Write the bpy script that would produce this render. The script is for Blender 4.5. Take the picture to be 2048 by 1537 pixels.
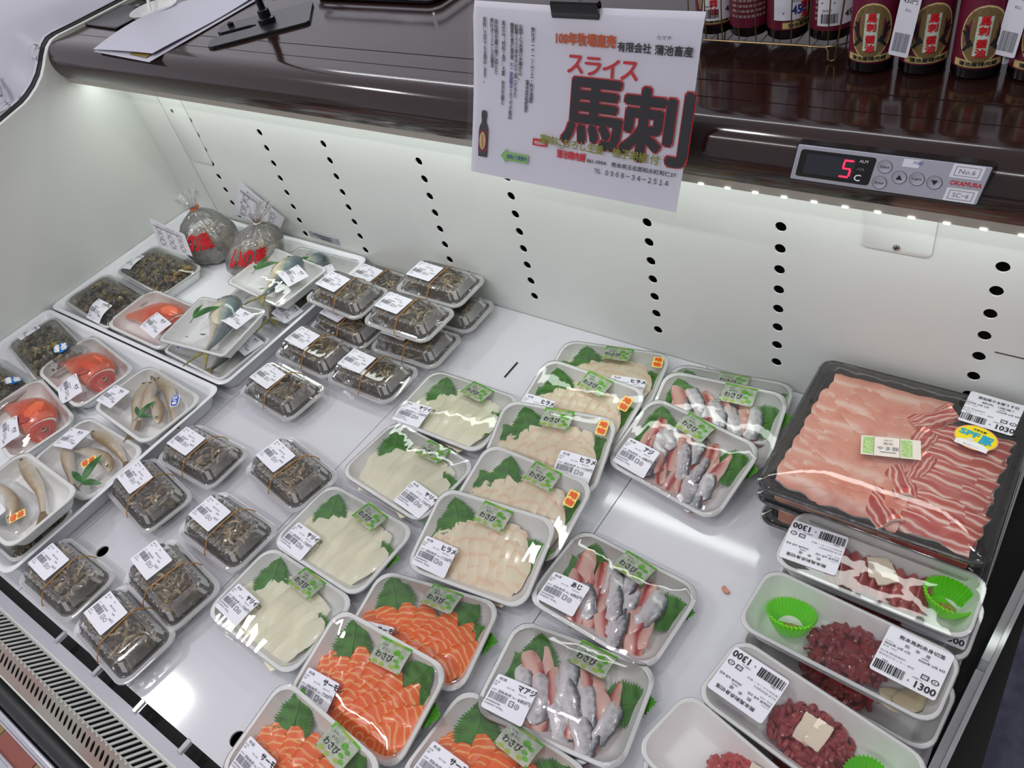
import bpy, bmesh, math, random
from math import sin, cos, pi, radians as RAD
from mathutils import Vector, Matrix
from mathutils.geometry import tessellate_polygon

for _o in list(bpy.data.objects):
    bpy.data.objects.remove(_o)
SC = bpy.context.scene
COL = SC.collection

# ---------------------------------------------------------------- camera
cam = bpy.data.cameras.new('camera')
cam.sensor_width = 36.0
cam.lens = 1605.83 / 2048 * 36.0
cam.clip_start = 0.02
cam.clip_end = 60
camo = bpy.data.objects.new('camera', cam)
COL.objects.link(camo)
_R = Matrix(((0.8026271, 0.56153651, -0.20116285),
             (-0.28049053, 0.65295264, 0.70354666),
             (0.52641695, -0.50826134, 0.68158316))).transposed()
camo.matrix_world = Matrix.Translation((1.12463435, -0.865705, 0.93830526)) @ _R.to_4x4()
SC.camera = camo

# ---------------------------------------------------------------- world, lights, exposure
SC.view_settings.view_transform = 'Standard'
SC.view_settings.look = 'None'
SC.view_settings.exposure = 0.14
SC.view_settings.gamma = 1.0
SC.view_settings.use_curve_mapping = False
W = bpy.data.worlds.new('store')
SC.world = W
W.use_nodes = True
_bg = W.node_tree.nodes['Background']
# the store around: brighter ceiling towards the left, darker shelves at the right
_nt = W.node_tree
_tc = _nt.nodes.new('ShaderNodeTexCoord')
_sp = _nt.nodes.new('ShaderNodeSeparateXYZ')
_mr = _nt.nodes.new('ShaderNodeMapRange')
_mr.inputs['From Min'].default_value = -0.9; _mr.inputs['From Max'].default_value = 0.7
_mr.inputs['To Min'].default_value = 0.80; _mr.inputs['To Max'].default_value = 0.14
_nt.links.new(_tc.outputs['Generated'], _sp.inputs[0])
_nt.links.new(_sp.outputs['X'], _mr.inputs['Value'])
_nt.links.new(_mr.outputs[0], _bg.inputs[1])
_bg.inputs[0].default_value = (0.82, 0.81, 0.90, 1)

def area(name, loc, sx, sy, power, col, rot=(0, 0, 0)):
    l = bpy.data.lights.new(name, 'AREA')
    l.shape = 'RECTANGLE'
    l.size = sx
    l.size_y = sy
    l.energy = power
    l.color = col
    o = bpy.data.objects.new(name, l)
    o.location = loc
    o.rotation_euler = rot
    COL.objects.link(o)
    return o

# rows of ceiling fittings over the aisle and behind the case
area('ceiling_light', (0.25, 1.05, 1.95), 1.2, 0.06, 4, (0.95, 0.96, 1.0))
area('ceiling_light', (-1.75, 1.6, 1.95), 1.2, 0.06, 6, (0.95, 0.96, 1.0))
area('ceiling_light', (-1.42, -0.86, 1.95), 0.19, 0.19, 8, (1.0, 0.97, 0.95))
area('ceiling_light', (-0.45, -1.9, 2.0), 1.2, 0.06, 9, (1.0, 0.97, 0.96))
area('ceiling_light', (1.15, -1.9, 2.0), 1.2, 0.06, 9, (1.0, 0.97, 0.96))
area('ceiling_light', (0.20, -0.55, 2.0), 0.12, 0.12, 3.5, (1.0, 0.97, 0.96))
area('ceiling_light', (1.55, 0.25, 2.0), 0.12, 0.12, 2.5, (1.0, 0.97, 0.96))
area('ceiling_light', (2.4, -0.5, 2.0), 0.06, 1.2, 4, (1.0, 0.97, 0.96))
# LED line under the canopy of the case
area('canopy_light', (0.25, -0.060, 0.405), 1.9, 0.026, 1.45, (0.92, 1.0, 0.94), (RAD(-10), 0, 0))
# ---------------------------------------------------------------- mesh helpers
class MB:
    def __init__(s):
        s.v = []; s.f = []; s.m = []; s.uv = []
    def add(s, verts, faces, mat=0, uvs=None):
        b = len(s.v)
        s.v += [tuple(p) for p in verts]
        s.uv += list(uvs) if uvs else [(0.0, 0.0)] * len(verts)
        s.f += [tuple(b + i for i in f) for f in faces]
        s.m += [mat] * len(faces)
        return s
    def xf(s, M, start=0):
        for i in range(start, len(s.v)):
            s.v[i] = tuple(M @ Vector(s.v[i]))
        return s
    def join(s, o, M=None, moff=0):
        vs = [tuple(M @ Vector(p)) for p in o.v] if M is not None else o.v
        b = len(s.v)
        s.v += vs; s.uv += o.uv
        s.f += [tuple(b + i for i in f) for f in o.f]
        s.m += [k + moff for k in o.m]
        return s
    def mesh(s, name, mats, ang=38):
        me = bpy.data.meshes.new(name)
        me.from_pydata(s.v, [], s.f)
        ul = me.uv_layers.new(name='UVMap')
        buf = []
        for f in s.f:
            for i in f:
                buf += s.uv[i]
        ul.data.foreach_set('uv', buf)
        for m in (mats if isinstance(mats, (list, tuple)) else [mats]):
            me.materials.append(m)
        me.polygons.foreach_set('material_index', s.m)
        me.polygons.foreach_set('use_smooth', [ang > 0] * len(s.f))
        me.update()
        if ang > 0:
            me.set_sharp_from_angle(angle=RAD(ang))
        return me
    def obj(s, name, mats, parent=None, ang=38):
        return link(name, s.mesh(name, mats, ang), parent)

def link(name, me, parent=None):
    o = bpy.data.objects.new(name, me)
    COL.objects.link(o)
    if parent is not None:
        o.parent = parent
    return o

def thing(name, label, cat, loc=(0, 0, 0), rot=(0, 0, 0), group=None):
    o = bpy.data.objects.new(name, None)
    o.empty_display_size = 0.02
    COL.objects.link(o)
    o.location = loc
    o.rotation_euler = rot
    o['label'] = label; o['category'] = cat
    if group: o['group'] = group
    return o

def tag(o, label, cat, group=None):
    o['label'] = label; o['category'] = cat
    if group: o['group'] = group
    return o

def struct(o):
    o['kind'] = 'structure'
    return o

def loft(mb, rings, closed=True, cap0=False, cap1=False, mat=0):
    n = len(rings[0]); k = len(rings)
    vs = []; uv = []
    for i, r in enumerate(rings):
        for j, p in enumerate(r):
            vs.append(p); uv.append((i / max(1, k - 1), j / n))
    fs = []
    jn = n if closed else n - 1
    for i in range(k - 1):
        for j in range(jn):
            a = i * n + j; b = i * n + (j + 1) % n
            fs.append((a, b, b + n, a + n))
    if cap0: fs.append(tuple(reversed(range(n))))
    if cap1: fs.append(tuple(range((k - 1) * n, k * n)))
    mb.add(vs, fs, mat, uv)
    return mb

def rr(w, d, r, z, nc=5, ns=1):
    """rounded rectangle outline, counter-clockwise from above"""
    r = min(r, w / 2 - 1e-5, d / 2 - 1e-5)
    pts = []
    cs = [(w/2 - r, d/2 - r, 0), (-w/2 + r, d/2 - r, 90), (-w/2 + r, -d/2 + r, 180), (w/2 - r, -d/2 + r, 270)]
    for q, (x, y, a0) in enumerate(cs):
        for i in range(nc + 1):
            a = RAD(a0 + 90 * i / nc)
            pts.append((x + r * cos(a), y + r * sin(a), z))
        nx, ny, na = cs[(q + 1) % 4]
        a = RAD(na)
        x1, y1 = nx + r * cos(a), ny + r * sin(a)
        x0, y0, _ = pts[-1]
        for i in range(1, ns):
            t = i / ns
            pts.append((x0 + (x1 - x0) * t, y0 + (y1 - y0) * t, z))
    return pts

def box(mb, x0, x1, y0, y1, z0, z1, mat=0):
    v = [(x0, y0, z0), (x1, y0, z0), (x1, y1, z0), (x0, y1, z0), (x0, y0, z1), (x1, y0, z1), (x1, y1, z1), (x0, y1, z1)]
    mb.add(v, [(3, 2, 1, 0), (4, 5, 6, 7), (0, 1, 5, 4), (1, 2, 6, 5), (2, 3, 7, 6), (3, 0, 4, 7)], mat)
    return mb

def bbox(mb, w, d, z0, z1, r=0.003, b=0.001, mat=0):
    loft(mb, [rr(w - 2*b, d - 2*b, r, z0), rr(w, d, r, z0 + b), rr(w, d, r, z1 - b), rr(w - 2*b, d - 2*b, r, z1)], cap0=True, cap1=True, mat=mat)
    return mb

def circ(r, z, n=16, x=0, y=0):
    return [(x + r * cos(2*pi*i/n), y + r * sin(2*pi*i/n), z) for i in range(n)]

def lathe(mb, prof, n=24, mat=0, cap0=False, cap1=False):
    return loft(mb, [circ(r, z, n) for r, z in prof], cap0=cap0, cap1=cap1, mat=mat)

def tube(mb, path, r, n=6, mat=0, closed=False, cap=True):
    P = [Vector(p) for p in path]
    rings = []
    k = len(P)
    up = None
    for i in range(k):
        a = P[(i - 1) % k] if (closed or i > 0) else P[i]
        b = P[(i + 1) % k] if (closed or i < k - 1) else P[i]
        t = (b - a).normalized()
        if up is None:
            up = Vector((0, 0, 1)) if abs(t.z) < 0.9 else Vector((1, 0, 0))
        s = t.cross(up)
        if s.length < 1e-6: s = t.cross(Vector((0.3, 1, 0.2)))
        s.normalize(); up = s.cross(t).normalized()
        rad = r[i] if isinstance(r, (list, tuple)) else r
        rings.append([tuple(P[i] + s * (rad * cos(2*pi*j/n)) + up * (rad * sin(2*pi*j/n))) for j in range(n)])
    if closed: rings.append(rings[0])
    return loft(mb, rings, cap0=cap and not closed, cap1=cap and not closed, mat=mat)

def sweep(mb, secs, n=12, mat=0, sq=1.0):
    """secs: (centre xyz, side vec, up vec, half width, half up, half down); closed body with caps"""
    rings = []
    for c, s, u, a, hu, hd in secs:
        c, s, u = Vector(c), Vector(s), Vector(u)
        ring = []
        for j in range(n):
            t = 2 * pi * j / n
            cs, sn = cos(t), sin(t)
            cs = math.copysign(abs(cs) ** sq, cs); sn = math.copysign(abs(sn) ** sq, sn)
            ring.append(tuple(c + s * (a * cs) + u * ((hu if sn > 0 else hd) * sn)))
        rings.append(ring)
    return loft(mb, rings, cap0=True, cap1=True, mat=mat)

def poly_plate(mb, outer, holes, fn, mat=0, rim=None, rim_mat=1):
    """2d polygon with holes; fn maps (a,b,depth) to xyz; rim = depth of the hole walls"""
    loops = [[Vector((a, b, 0)) for a, b in outer]] + [[Vector((a, b, 0)) for a, b in h] for h in holes]
    tris = tessellate_polygon(loops)
    flat = [p for l in loops for p in l]
    mb.add([fn(p.x, p.y, 0) for p in flat], [tuple(t) for t in tris], mat)
    if rim:
        for h in holes:
            n = len(h)
            loft(mb, [[fn(a, b, 0) for a, b in h], [fn(a, b, rim) for a, b in h]], mat=rim_mat)
    return mb

# ---------------------------------------------------------------- lettering
_TC = {}
def glyphs(s, bold=0.0, space=1.0, lines=1.0):
    """outline triangles of a string at size 1: (verts, faces, xmin, xmax, ymin, ymax)"""
    key = (s, bold, space, lines)
    if key in _TC: return _TC[key]
    c = bpy.data.curves.new('lettering', 'FONT')
    c.body = s; c.size = 1.0; c.offset = bold; c.resolution_u = 2
    c.space_character = space; c.space_line = lines
    o = bpy.data.objects.new('lettering', c)
    me = o.to_mesh()
    v = [(p.co.x, p.co.y) for p in me.vertices]
    f = [tuple(p.vertices) for p in me.polygons]
    o.to_mesh_clear()
    bpy.data.objects.remove(o); bpy.data.curves.remove(c)
    if not v: v = [(0, 0)]
    xs = [p[0] for p in v]; ys = [p[1] for p in v]
    _TC[key] = (v, f, min(xs), max(xs), min(ys), max(ys))
    return _TC[key]

def text(mb, s, x, y, h, mat=1, w=None, align='l', bold=0.0, ang=0, vert=False, z=0.0):
    """put text in the local plane: lower-left (or centre) at x,y; h = height of the ink; w = forced width"""
    if vert: s = '\n'.join(s)
    v, f, x0, x1, y0, y1 = glyphs(s, 0.0, 1.0, 0.86 if vert else 1.0)
    if y1 - y0 < 1e-6: return
    sy = h / (y1 - y0); sx = sy if w is None else w / max(1e-6, x1 - x0)
    ox = {'l': 0, 'c': (x1 - x0) / 2, 'r': x1 - x0}[align]
    oy = (y1 - y0) / 2 if align == 'c' else 0
    ca, sa = cos(RAD(ang)), sin(RAD(ang))
    # heavier strokes: the outline repeated a hair apart, each copy a touch higher
    k = 0 if bold <= 0 else (4 if bold < 0.05 else 8)
    offs = [(0.0, 0.0)] + [(bold * 0.9 * cos(2*pi*i/k + .4), bold * 0.9 * sin(2*pi*i/k + .4)) for i in range(k)]
    for i, (dx, dy) in enumerate(offs):
        pts = []
        for a, b in v:
            p, q = (a + dx - x0 - ox) * sx, (b + dy - y0 - oy) * sy
            pts.append((x + p * ca - q * sa, y + p * sa + q * ca, z + i * 0.00002))
        mb.add(pts, f, mat)

def rect(mb, x0, y0, x1, y1, mat, z=0.0):
    mb.add([(x0, y0, z), (x1, y0, z), (x1, y1, z), (x0, y1, z)], [(0, 1, 2, 3)], mat)

def barcode(mb, x, y, w, h, mat=1, seed=3, n=26):
    rd = random.Random(seed)
    cx = 0; bars = []
    while cx < n:
        b = rd.choice((0.5, 0.5, 1, 1.5)); g = rd.choice((0.5, 0.6, 1))
        bars.append((cx, min(n, cx + b))); cx += b + g
    for a, b in bars:
        rect(mb, x + w * a / n, y, x + w * b / n, y + h, mat)

def outline_box(mb, x0, y0, x1, y1, t, mat=1):
    rect(mb, x0, y0, x1, y0 + t, mat); rect(mb, x0, y1 - t, x1, y1, mat)
    rect(mb, x0, y0 + t, x0 + t, y1 - t, mat); rect(mb, x1 - t, y0 + t, x1, y1 - t, mat)

def ringmark(mb, x, y, r, t, mat=1, sx=1.0):
    n = 16
    vs = [(x + sx * q * cos(2*pi*i/n), y + q * sin(2*pi*i/n), 0) for q in (r, r - t) for i in range(n)]
    mb.add(vs, [(i, (i+1) % n, n + (i+1) % n, n + i) for i in range(n)], mat)

def disc(mb, x, y, rx, ry, mat, z=0.0, n=24):
    mb.add([(x + rx * cos(2*pi*i/n), y + ry * sin(2*pi*i/n), z) for i in range(n)], [tuple(range(n))], mat)

def drape(mb, fn, M, eps=0.0006):
    """lay a flat printed label on the surface z = fn(x, y); mat 0 is the paper, the rest ink.
    M places the label plane (2d) on the carrier"""
    lev = {}
    for f, m in zip(mb.f, mb.m):
        for i in f: lev[i] = max(lev.get(i, 0), m)
    for i, p in enumerate(mb.v):
        q = M @ Vector((p[0], p[1], 0))
        e = eps if lev.get(i, 0) == 0 else eps * 1.8
        mb.v[i] = (q.x, q.y, fn(q.x, q.y) + e + p[2])
    return mb

def paper(mb, w, h, r=0.002, steps=6, mat=0):
    """label sheet centred on the origin, fine enough to be draped"""
    rings = []
    for k in range(steps, 0, -1):
        s = k / steps
        rings.append([(x * s, y * s, 0) for x, y, z in rr(w, h, r, 0, 3, 5)])
    n = len(rings[0])
    loft(mb, rings, mat=mat)
    b = len(mb.v)
    mb.v.append((0, 0, 0)); mb.uv.append((0, 0))
    for j in range(n):
        mb.f.append((b - n + j, b - n + (j + 1) % n, b)); mb.m.append(mat)
    return mb
# ---------------------------------------------------------------- materials
def _new(name):
    m = bpy.data.materials.new(name)
    m.use_nodes = True
    nt = m.node_tree
    return m, nt, nt.nodes['Principled BSDF']

def N(nt, t, **kw):
    n = nt.nodes.new(t)
    for k, v in kw.items():
        if k.startswith('i_'):
            n.inputs[k[2:].replace('_', ' ')].default_value = v
        else:
            setattr(n, k, v)
    return n

def ramp(nt, stops, fac=None, interp='LINEAR'):
    n = nt.nodes.new('ShaderNodeValToRGB')
    n.color_ramp.interpolation = interp
    e = n.color_ramp.elements
    while len(e) < len(stops): e.new(0.5)
    for q, (p, c) in zip(e, stops):
        q.position = p
        q.color = (*c, 1)
    if fac is not None: nt.links.new(fac, n.inputs[0])
    return n

def L(c):
    """sRGB 0-255 to linear"""
    return tuple((x / 255 / 12.92) if x / 255 <= 0.04045 else ((x / 255 + 0.055) / 1.055) ** 2.4 for x in c)

def mat(name, col, rough=0.5, metal=0.0, spec=0.5, coat=0.0, emit=0.0, bump=None, var=None, trans=0.0, alpha=1.0, sss=0.0, coord='Object'):
    """plain principled; bump=(scale,strength,dist); var=(scale, colour2, lo, hi)"""
    m, nt, b = _new(name)
    b.inputs['Base Color'].default_value = (*col, 1)
    b.inputs['Roughness'].default_value = rough
    b.inputs['Metallic'].default_value = metal
    b.inputs['Specular IOR Level'].default_value = spec
    b.inputs['Coat Weight'].default_value = coat
    b.inputs['Coat Roughness'].default_value = 0.08
    b.inputs['Transmission Weight'].default_value = trans
    b.inputs['Alpha'].default_value = alpha
    if sss:
        b.inputs['Subsurface Weight'].default_value = sss
        b.inputs['Subsurface Radius'].default_value = (0.006, 0.004, 0.003)
        b.inputs['Subsurface Scale'].default_value = 1.0
    if emit:
        b.inputs['Emission Color'].default_value = (*col, 1)
        b.inputs['Emission Strength'].default_value = emit
    tc = None
    if bump or var: tc = N(nt, 'ShaderNodeTexCoord')
    if var:
        nz = N(nt, 'ShaderNodeTexNoise', i_Scale=var[0], i_Detail=4.0)
        nt.links.new(tc.outputs[coord], nz.inputs['Vector'])
        r = ramp(nt, [(var[2], col), (var[3], var[1])], nz.outputs['Fac'])
        nt.links.new(r.outputs[0], b.inputs['Base Color'])
    if bump:
        nz = N(nt, 'ShaderNodeTexNoise', i_Scale=bump[0], i_Detail=3.0)
        nt.links.new(tc.outputs[coord], nz.inputs['Vector'])
        bp = N(nt, 'ShaderNodeBump', i_Strength=bump[1], i_Distance=bump[2])
        nt.links.new(nz.outputs['Fac'], bp.inputs['Height'])
        nt.links.new(bp.outputs[0], b.inputs['Normal'])
    return m

def clear(name, tint, refl, rough, bump=None, ior=1.45, haze=0.0, hazecol=(1, 1, 1)):
    """thin clear plastic: see-through with a glossy surface, a little haze"""
    m, nt, b = _new(name)
    nt.nodes.remove(b)
    out = nt.nodes['Material Output']
    tr = N(nt, 'ShaderNodeBsdfTransparent'); tr.inputs[0].default_value = (*tint, 1)
    gl = N(nt, 'ShaderNodeBsdfGlossy'); gl.inputs['Roughness'].default_value = rough
    fr = N(nt, 'ShaderNodeFresnel', i_IOR=ior)
    ml = N(nt, 'ShaderNodeMath', operation='MULTIPLY_ADD'); ml.inputs[1].default_value = refl[0]; ml.inputs[2].default_value = refl[1]
    ml.use_clamp = True
    nt.links.new(fr.outputs[0], ml.inputs[0])
    mx = N(nt, 'ShaderNodeMixShader')
    nt.links.new(ml.outputs[0], mx.inputs[0])
    src = tr.outputs[0]
    if haze:
        df = N(nt, 'ShaderNodeBsdfDiffuse'); df.inputs[0].default_value = (*hazecol, 1)
        hz = N(nt, 'ShaderNodeMixShader'); hz.inputs[0].default_value = haze
        nt.links.new(tr.outputs[0], hz.inputs[1]); nt.links.new(df.outputs[0], hz.inputs[2])
        src = hz.outputs[0]
    nt.links.new(src, mx.inputs[1]); nt.links.new(gl.outputs[0], mx.inputs[2])
    nt.links.new(mx.outputs[0], out.inputs['Surface'])
    if bump:
        tc = N(nt, 'ShaderNodeTexCoord')
        nz = N(nt, 'ShaderNodeTexNoise', i_Scale=bump[0], i_Detail=bump[3] if len(bump) > 3 else 2.0)
        mp = N(nt, 'ShaderNodeMapping'); mp.inputs['Scale'].default_value = (1.0, 0.35, 1.0)
        nt.links.new(tc.outputs['Object'], mp.inputs[0]); nt.links.new(mp.outputs[0], nz.inputs['Vector'])
        bp = N(nt, 'ShaderNodeBump', i_Strength=bump[1], i_Distance=bump[2])
        nt.links.new(nz.outputs['Fac'], bp.inputs['Height'])
        nt.links.new(bp.outputs[0], gl.inputs['Normal']); nt.links.new(bp.outputs[0], fr.inputs['Normal'])
    return m

def striped(name, stops, scale, dist=2.0, kind='RINGS', rough=0.3, coat=0.3, dscale=1.5, detail=2.0, direction='X', bump=0.0, sss=0.0, center=(0, 0, 0), noise=None):
    """flesh with fat lines: wave texture in object space through a colour ramp"""
    m, nt, b = _new(name)
    tc = N(nt, 'ShaderNodeTexCoord')
    oi = N(nt, 'ShaderNodeObjectInfo')
    mp = N(nt, 'ShaderNodeMapping'); mp.inputs['Location'].default_value = center
    nt.links.new(tc.outputs['Object'], mp.inputs[0])
    wv = N(nt, 'ShaderNodeTexWave', wave_type=kind, i_Scale=scale, i_Distortion=dist, i_Detail=detail)
    wv.inputs['Detail Scale'].default_value = dscale
    if kind == 'RINGS': wv.rings_direction = 'Z'
    else: wv.bands_direction = direction
    pm = N(nt, 'ShaderNodeMath', operation='MULTIPLY'); pm.inputs[1].default_value = 30.0
    nt.links.new(oi.outputs['Random'], pm.inputs[0]); nt.links.new(pm.outputs[0], wv.inputs['Phase Offset'])
    nt.links.new(mp.outputs[0], wv.inputs['Vector'])
    r = ramp(nt, stops, wv.outputs['Fac'])
    colout = r.outputs[0]
    if noise:
        nz = N(nt, 'ShaderNodeTexNoise', i_Scale=noise[0], i_Detail=3.0)
        nt.links.new(tc.outputs['Object'], nz.inputs['Vector'])
        r2 = ramp(nt, [(noise[2], (0, 0, 0)), (noise[3], (1, 1, 1))], nz.outputs['Fac'])
        mx = N(nt, 'ShaderNodeMix', data_type='RGBA')
        nt.links.new(r2.outputs[0], mx.inputs['Factor'])
        nt.links.new(colout, mx.inputs[6]); mx.inputs[7].default_value = (*noise[1], 1)
        colout = mx.outputs[2]
    nt.links.new(colout, b.inputs['Base Color'])
    b.inputs['Roughness'].default_value = rough
    b.inputs['Coat Weight'].default_value = coat
    b.inputs['Coat Roughness'].default_value = 0.12
    if sss:
        b.inputs['Subsurface Weight'].default_value = sss
        b.inputs['Subsurface Radius'].default_value = (0.008, 0.004, 0.002)
        b.inputs['Subsurface Scale'].default_value = 1.0
    if bump:
        bp = N(nt, 'ShaderNodeBump', i_Strength=bump, i_Distance=0.001)
        nt.links.new(wv.outputs['Fac'], bp.inputs['Height']); nt.links.new(bp.outputs[0], b.inputs['Normal'])
    return m

def uvskin(name, stops, rough=0.28, coat=0.4, nscale=60.0, namt=0.12, metal=0.0, u=False, bump=0.25, bscale=220.0):
    """skin whose colour runs round (or along) the body: UV v (or u) jittered with noise through a ramp"""
    m, nt, b = _new(name)
    tc = N(nt, 'ShaderNodeTexCoord')
    sp = N(nt, 'ShaderNodeSeparateXYZ')
    nt.links.new(tc.outputs['UV'], sp.inputs[0])
    nz = N(nt, 'ShaderNodeTexNoise', i_Scale=nscale, i_Detail=4.0)
    nt.links.new(tc.outputs['Object'], nz.inputs['Vector'])
    ma = N(nt, 'ShaderNodeMath', operation='MULTIPLY_ADD'); ma.inputs[1].default_value = namt
    nt.links.new(nz.outputs['Fac'], ma.inputs[0])
    nt.links.new(sp.outputs['X' if u else 'Y'], ma.inputs[2])
    sb = N(nt, 'ShaderNodeMath', operation='SUBTRACT'); sb.inputs[1].default_value = namt * 0.5
    nt.links.new(ma.outputs[0], sb.inputs[0])
    r = ramp(nt, stops, sb.outputs[0])
    nt.links.new(r.outputs[0], b.inputs['Base Color'])
    b.inputs['Roughness'].default_value = rough
    b.inputs['Metallic'].default_value = metal
    b.inputs['Coat Weight'].default_value = coat
    b.inputs['Coat Roughness'].default_value = 0.1
    if bump:
        n2 = N(nt, 'ShaderNodeTexNoise', i_Scale=bscale, i_Detail=2.0)
        nt.links.new(tc.outputs['Object'], n2.inputs['Vector'])
        bp = N(nt, 'ShaderNodeBump', i_Strength=bump, i_Distance=0.0008)
        nt.links.new(n2.outputs['Fac'], bp.inputs['Height']); nt.links.new(bp.outputs[0], b.inputs['Normal'])
    return m

def varied(name, cols, rough=0.35, coat=0.3, nscale=120.0, bump=0.3):
    """one material, a different tone per object (Object Info random) plus a fine mottling"""
    m, nt, b = _new(name)
    tc = N(nt, 'ShaderNodeTexCoord'); oi = N(nt, 'ShaderNodeObjectInfo')
    nz = N(nt, 'ShaderNodeTexNoise', i_Scale=nscale, i_Detail=3.0)
    nt.links.new(tc.outputs['Object'], nz.inputs['Vector'])
    ma = N(nt, 'ShaderNodeMath', operation='MULTIPLY_ADD'); ma.inputs[1].default_value = 0.7
    nt.links.new(nz.outputs['Fac'], ma.inputs[0])
    sb = N(nt, 'ShaderNodeMath', operation='SUBTRACT'); sb.inputs[1].default_value = 0.35
    nt.links.new(oi.outputs['Random'], ma.inputs[2]); nt.links.new(ma.outputs[0], sb.inputs[0])
    r = ramp(nt, [(i / (len(cols) - 1), c) for i, c in enumerate(cols)], sb.outputs[0])
    nt.links.new(r.outputs[0], b.inputs['Base Color'])
    b.inputs['Roughness'].default_value = rough
    b.inputs['Coat Weight'].default_value = coat
    if bump:
        bp = N(nt, 'ShaderNodeBump', i_Strength=bump, i_Distance=0.0008)
        nt.links.new(nz.outputs['Fac'], bp.inputs['Height']); nt.links.new(bp.outputs[0], b.inputs['Normal'])
    return m

K = {}
K['deck'] = mat('white_enamel_deck', L((208, 208, 214)), 0.09, spec=0.5, bump=(3.0, 0.02, 0.01))
K['wall'] = mat('white_enamel_wall', L((226, 229, 224)), 0.30, spec=0.4, var=(2.2, L((219, 221, 218)), 0.35, 0.7))
K['dark'] = mat('dark_void', L((10, 9, 9)), 0.7)
K['holerim'] = mat('bright_cut_edge', L((240, 241, 240)), 0.3)
K['brown'] = mat('dark_brown_steel', L((40, 21, 17)), 0.13, spec=0.5, coat=0.10, bump=(9.0, 0.03, 0.01))
K['beige'] = mat('beige_trim', L((176, 170, 158)), 0.4)
K['led'] = mat('led_lens', (0.95, 1.0, 0.95), 0.4, emit=6.0)  # emission imitates the LEDs mirrored in the glossy wall
K['screw'] = mat('screw_steel', L((190, 190, 186)), 0.25, metal=1.0)
K['chrome'] = mat('polished_steel', L((205, 205, 210)), 0.12, metal=1.0)
K['grille'] = mat('grey_white_enamel', L((196, 198, 192)), 0.35)
K['greyflat'] = mat('grey_enamel', L((168, 168, 178)), 0.35)
K['pinkstrip'] = mat('taupe_strip', L((146, 122, 112)), 0.4, var=(9, L((150, 146, 134)), 0.4, 0.6))
K['rubber'] = mat('black_rubber', L((9, 9, 11)), 0.45)
K['lavender'] = mat('lavender_white_plastic', L((190, 187, 199)), 0.35, var=(2.0, L((174, 172, 186)), 0.35, 0.7))
K['acry'] = clear('clear_acrylic', (0.93, 0.94, 0.95), (1.0, 0.03), 0.05, haze=0.12, hazecol=(0.8, 0.8, 0.84))
K['acryedge'] = clear('frosted_acrylic_edge', (0.85, 0.86, 0.88), (1.0, 0.06), 0.10, haze=0.45, hazecol=(0.75, 0.75, 0.78))
K['floor'] = mat('blue_grey_floor', L((84, 86, 104)), 0.35, var=(26, L((58, 60, 80)), 0.35, 0.65))
K['foam'] = mat('white_foam', L((246, 247, 246)), 0.42, spec=0.4, bump=(260, 0.06, 0.001))
K['foamdull'] = mat('white_plastic_pan', L((232, 234, 238)), 0.28, spec=0.5)
K['film'] = clear('cling_film', (0.985, 0.985, 0.985), (1.35, 0.0), 0.03, bump=(26, 0.5, 0.006, 1.6), haze=0.010)
K['pack'] = clear('clear_pack', (0.985, 0.985, 0.985), (1.1, 0.015), 0.05, bump=(24, 0.25, 0.004, 2.0), haze=0.03)
K['packrib'] = clear('clear_pack_ribbed', (0.99, 0.99, 0.99), (1.0, 0.03), 0.05, haze=0.09, hazecol=(0.95, 0.95, 0.95))  # haze whitens the ribs as painted highlights
K['bag'] = clear('clear_bag', (0.95, 0.95, 0.95), (1.2, 0.03), 0.05, bump=(40, 0.6, 0.006, 3.0), haze=0.20, hazecol=(0.85, 0.85, 0.84))
K['blackpack'] = mat('black_plastic_tray', L((10, 10, 11)), 0.22, spec=0.5, bump=(90, 0.35, 0.002))
K['paper'] = mat('label_paper', L((232, 232, 240)), 0.5)
K['ink'] = mat('black_ink', L((26, 26, 32)), 0.6)
K['inkg'] = mat('grey_ink', L((120, 121, 130)), 0.6)
K['inkred'] = mat('red_ink', L((206, 24, 36)), 0.5)
K['inkblue'] = mat('blue_ink', L((30, 52, 150)), 0.5)
K['inkor'] = mat('orange_ink', L((196, 84, 26)), 0.5)
K['inkolive'] = mat('olive_ink', L((136, 140, 16)), 0.5)
K['inkgrn'] = mat('light_green_ink', L((140, 190, 110)), 0.5)
K['green'] = mat('wasabi_green', L((118, 206, 16)), 0.35, var=(160, L((84, 172, 10)), 0.4, 0.65))
K['lime'] = mat('lime_print', L((176, 204, 60)), 0.4)
K['packetpaper'] = mat('packet_silver', L((214, 220, 206)), 0.3, var=(120, L((188, 200, 176)), 0.4, 0.6))
K['yellow'] = mat('sticker_yellow', L((250, 222, 120)), 0.4)
K['orange'] = mat('sticker_orange', L((232, 92, 20)), 0.4)
K['blue'] = mat('sticker_blue', L((16, 118, 200)), 0.35)
K['cobalt'] = mat('sticker_cobalt', L((34, 70, 178)), 0.35)
K['white'] = mat('print_white', L((240, 240, 240)), 0.45)
K['leaf'] = mat('shiso_leaf', L((64, 138, 12)), 0.5, var=(70, L((40, 104, 6)), 0.35, 0.7), bump=(120, 0.5, 0.002))
K['leafpale'] = mat('leaf_vein', L((92, 146, 50)), 0.5)
K['nandina'] = mat('nandina_leaf', L((40, 116, 28)), 0.4, var=(50, L((20, 78, 16)), 0.4, 0.65))
K['stem'] = mat('leaf_stem', L((120, 100, 60)), 0.6)
K['salmon'] = striped('salmon_flesh', [(0.0, L((250, 108, 6))), (0.72, L((250, 114, 12))), (0.90, L((254, 168, 80))), (1.0, L((255, 196, 128)))], 34.0, 6.0, 'RINGS', 0.28, 0.35, 1.2, 1.5, bump=0.15, center=(0.028, 0.006, 0))
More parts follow.
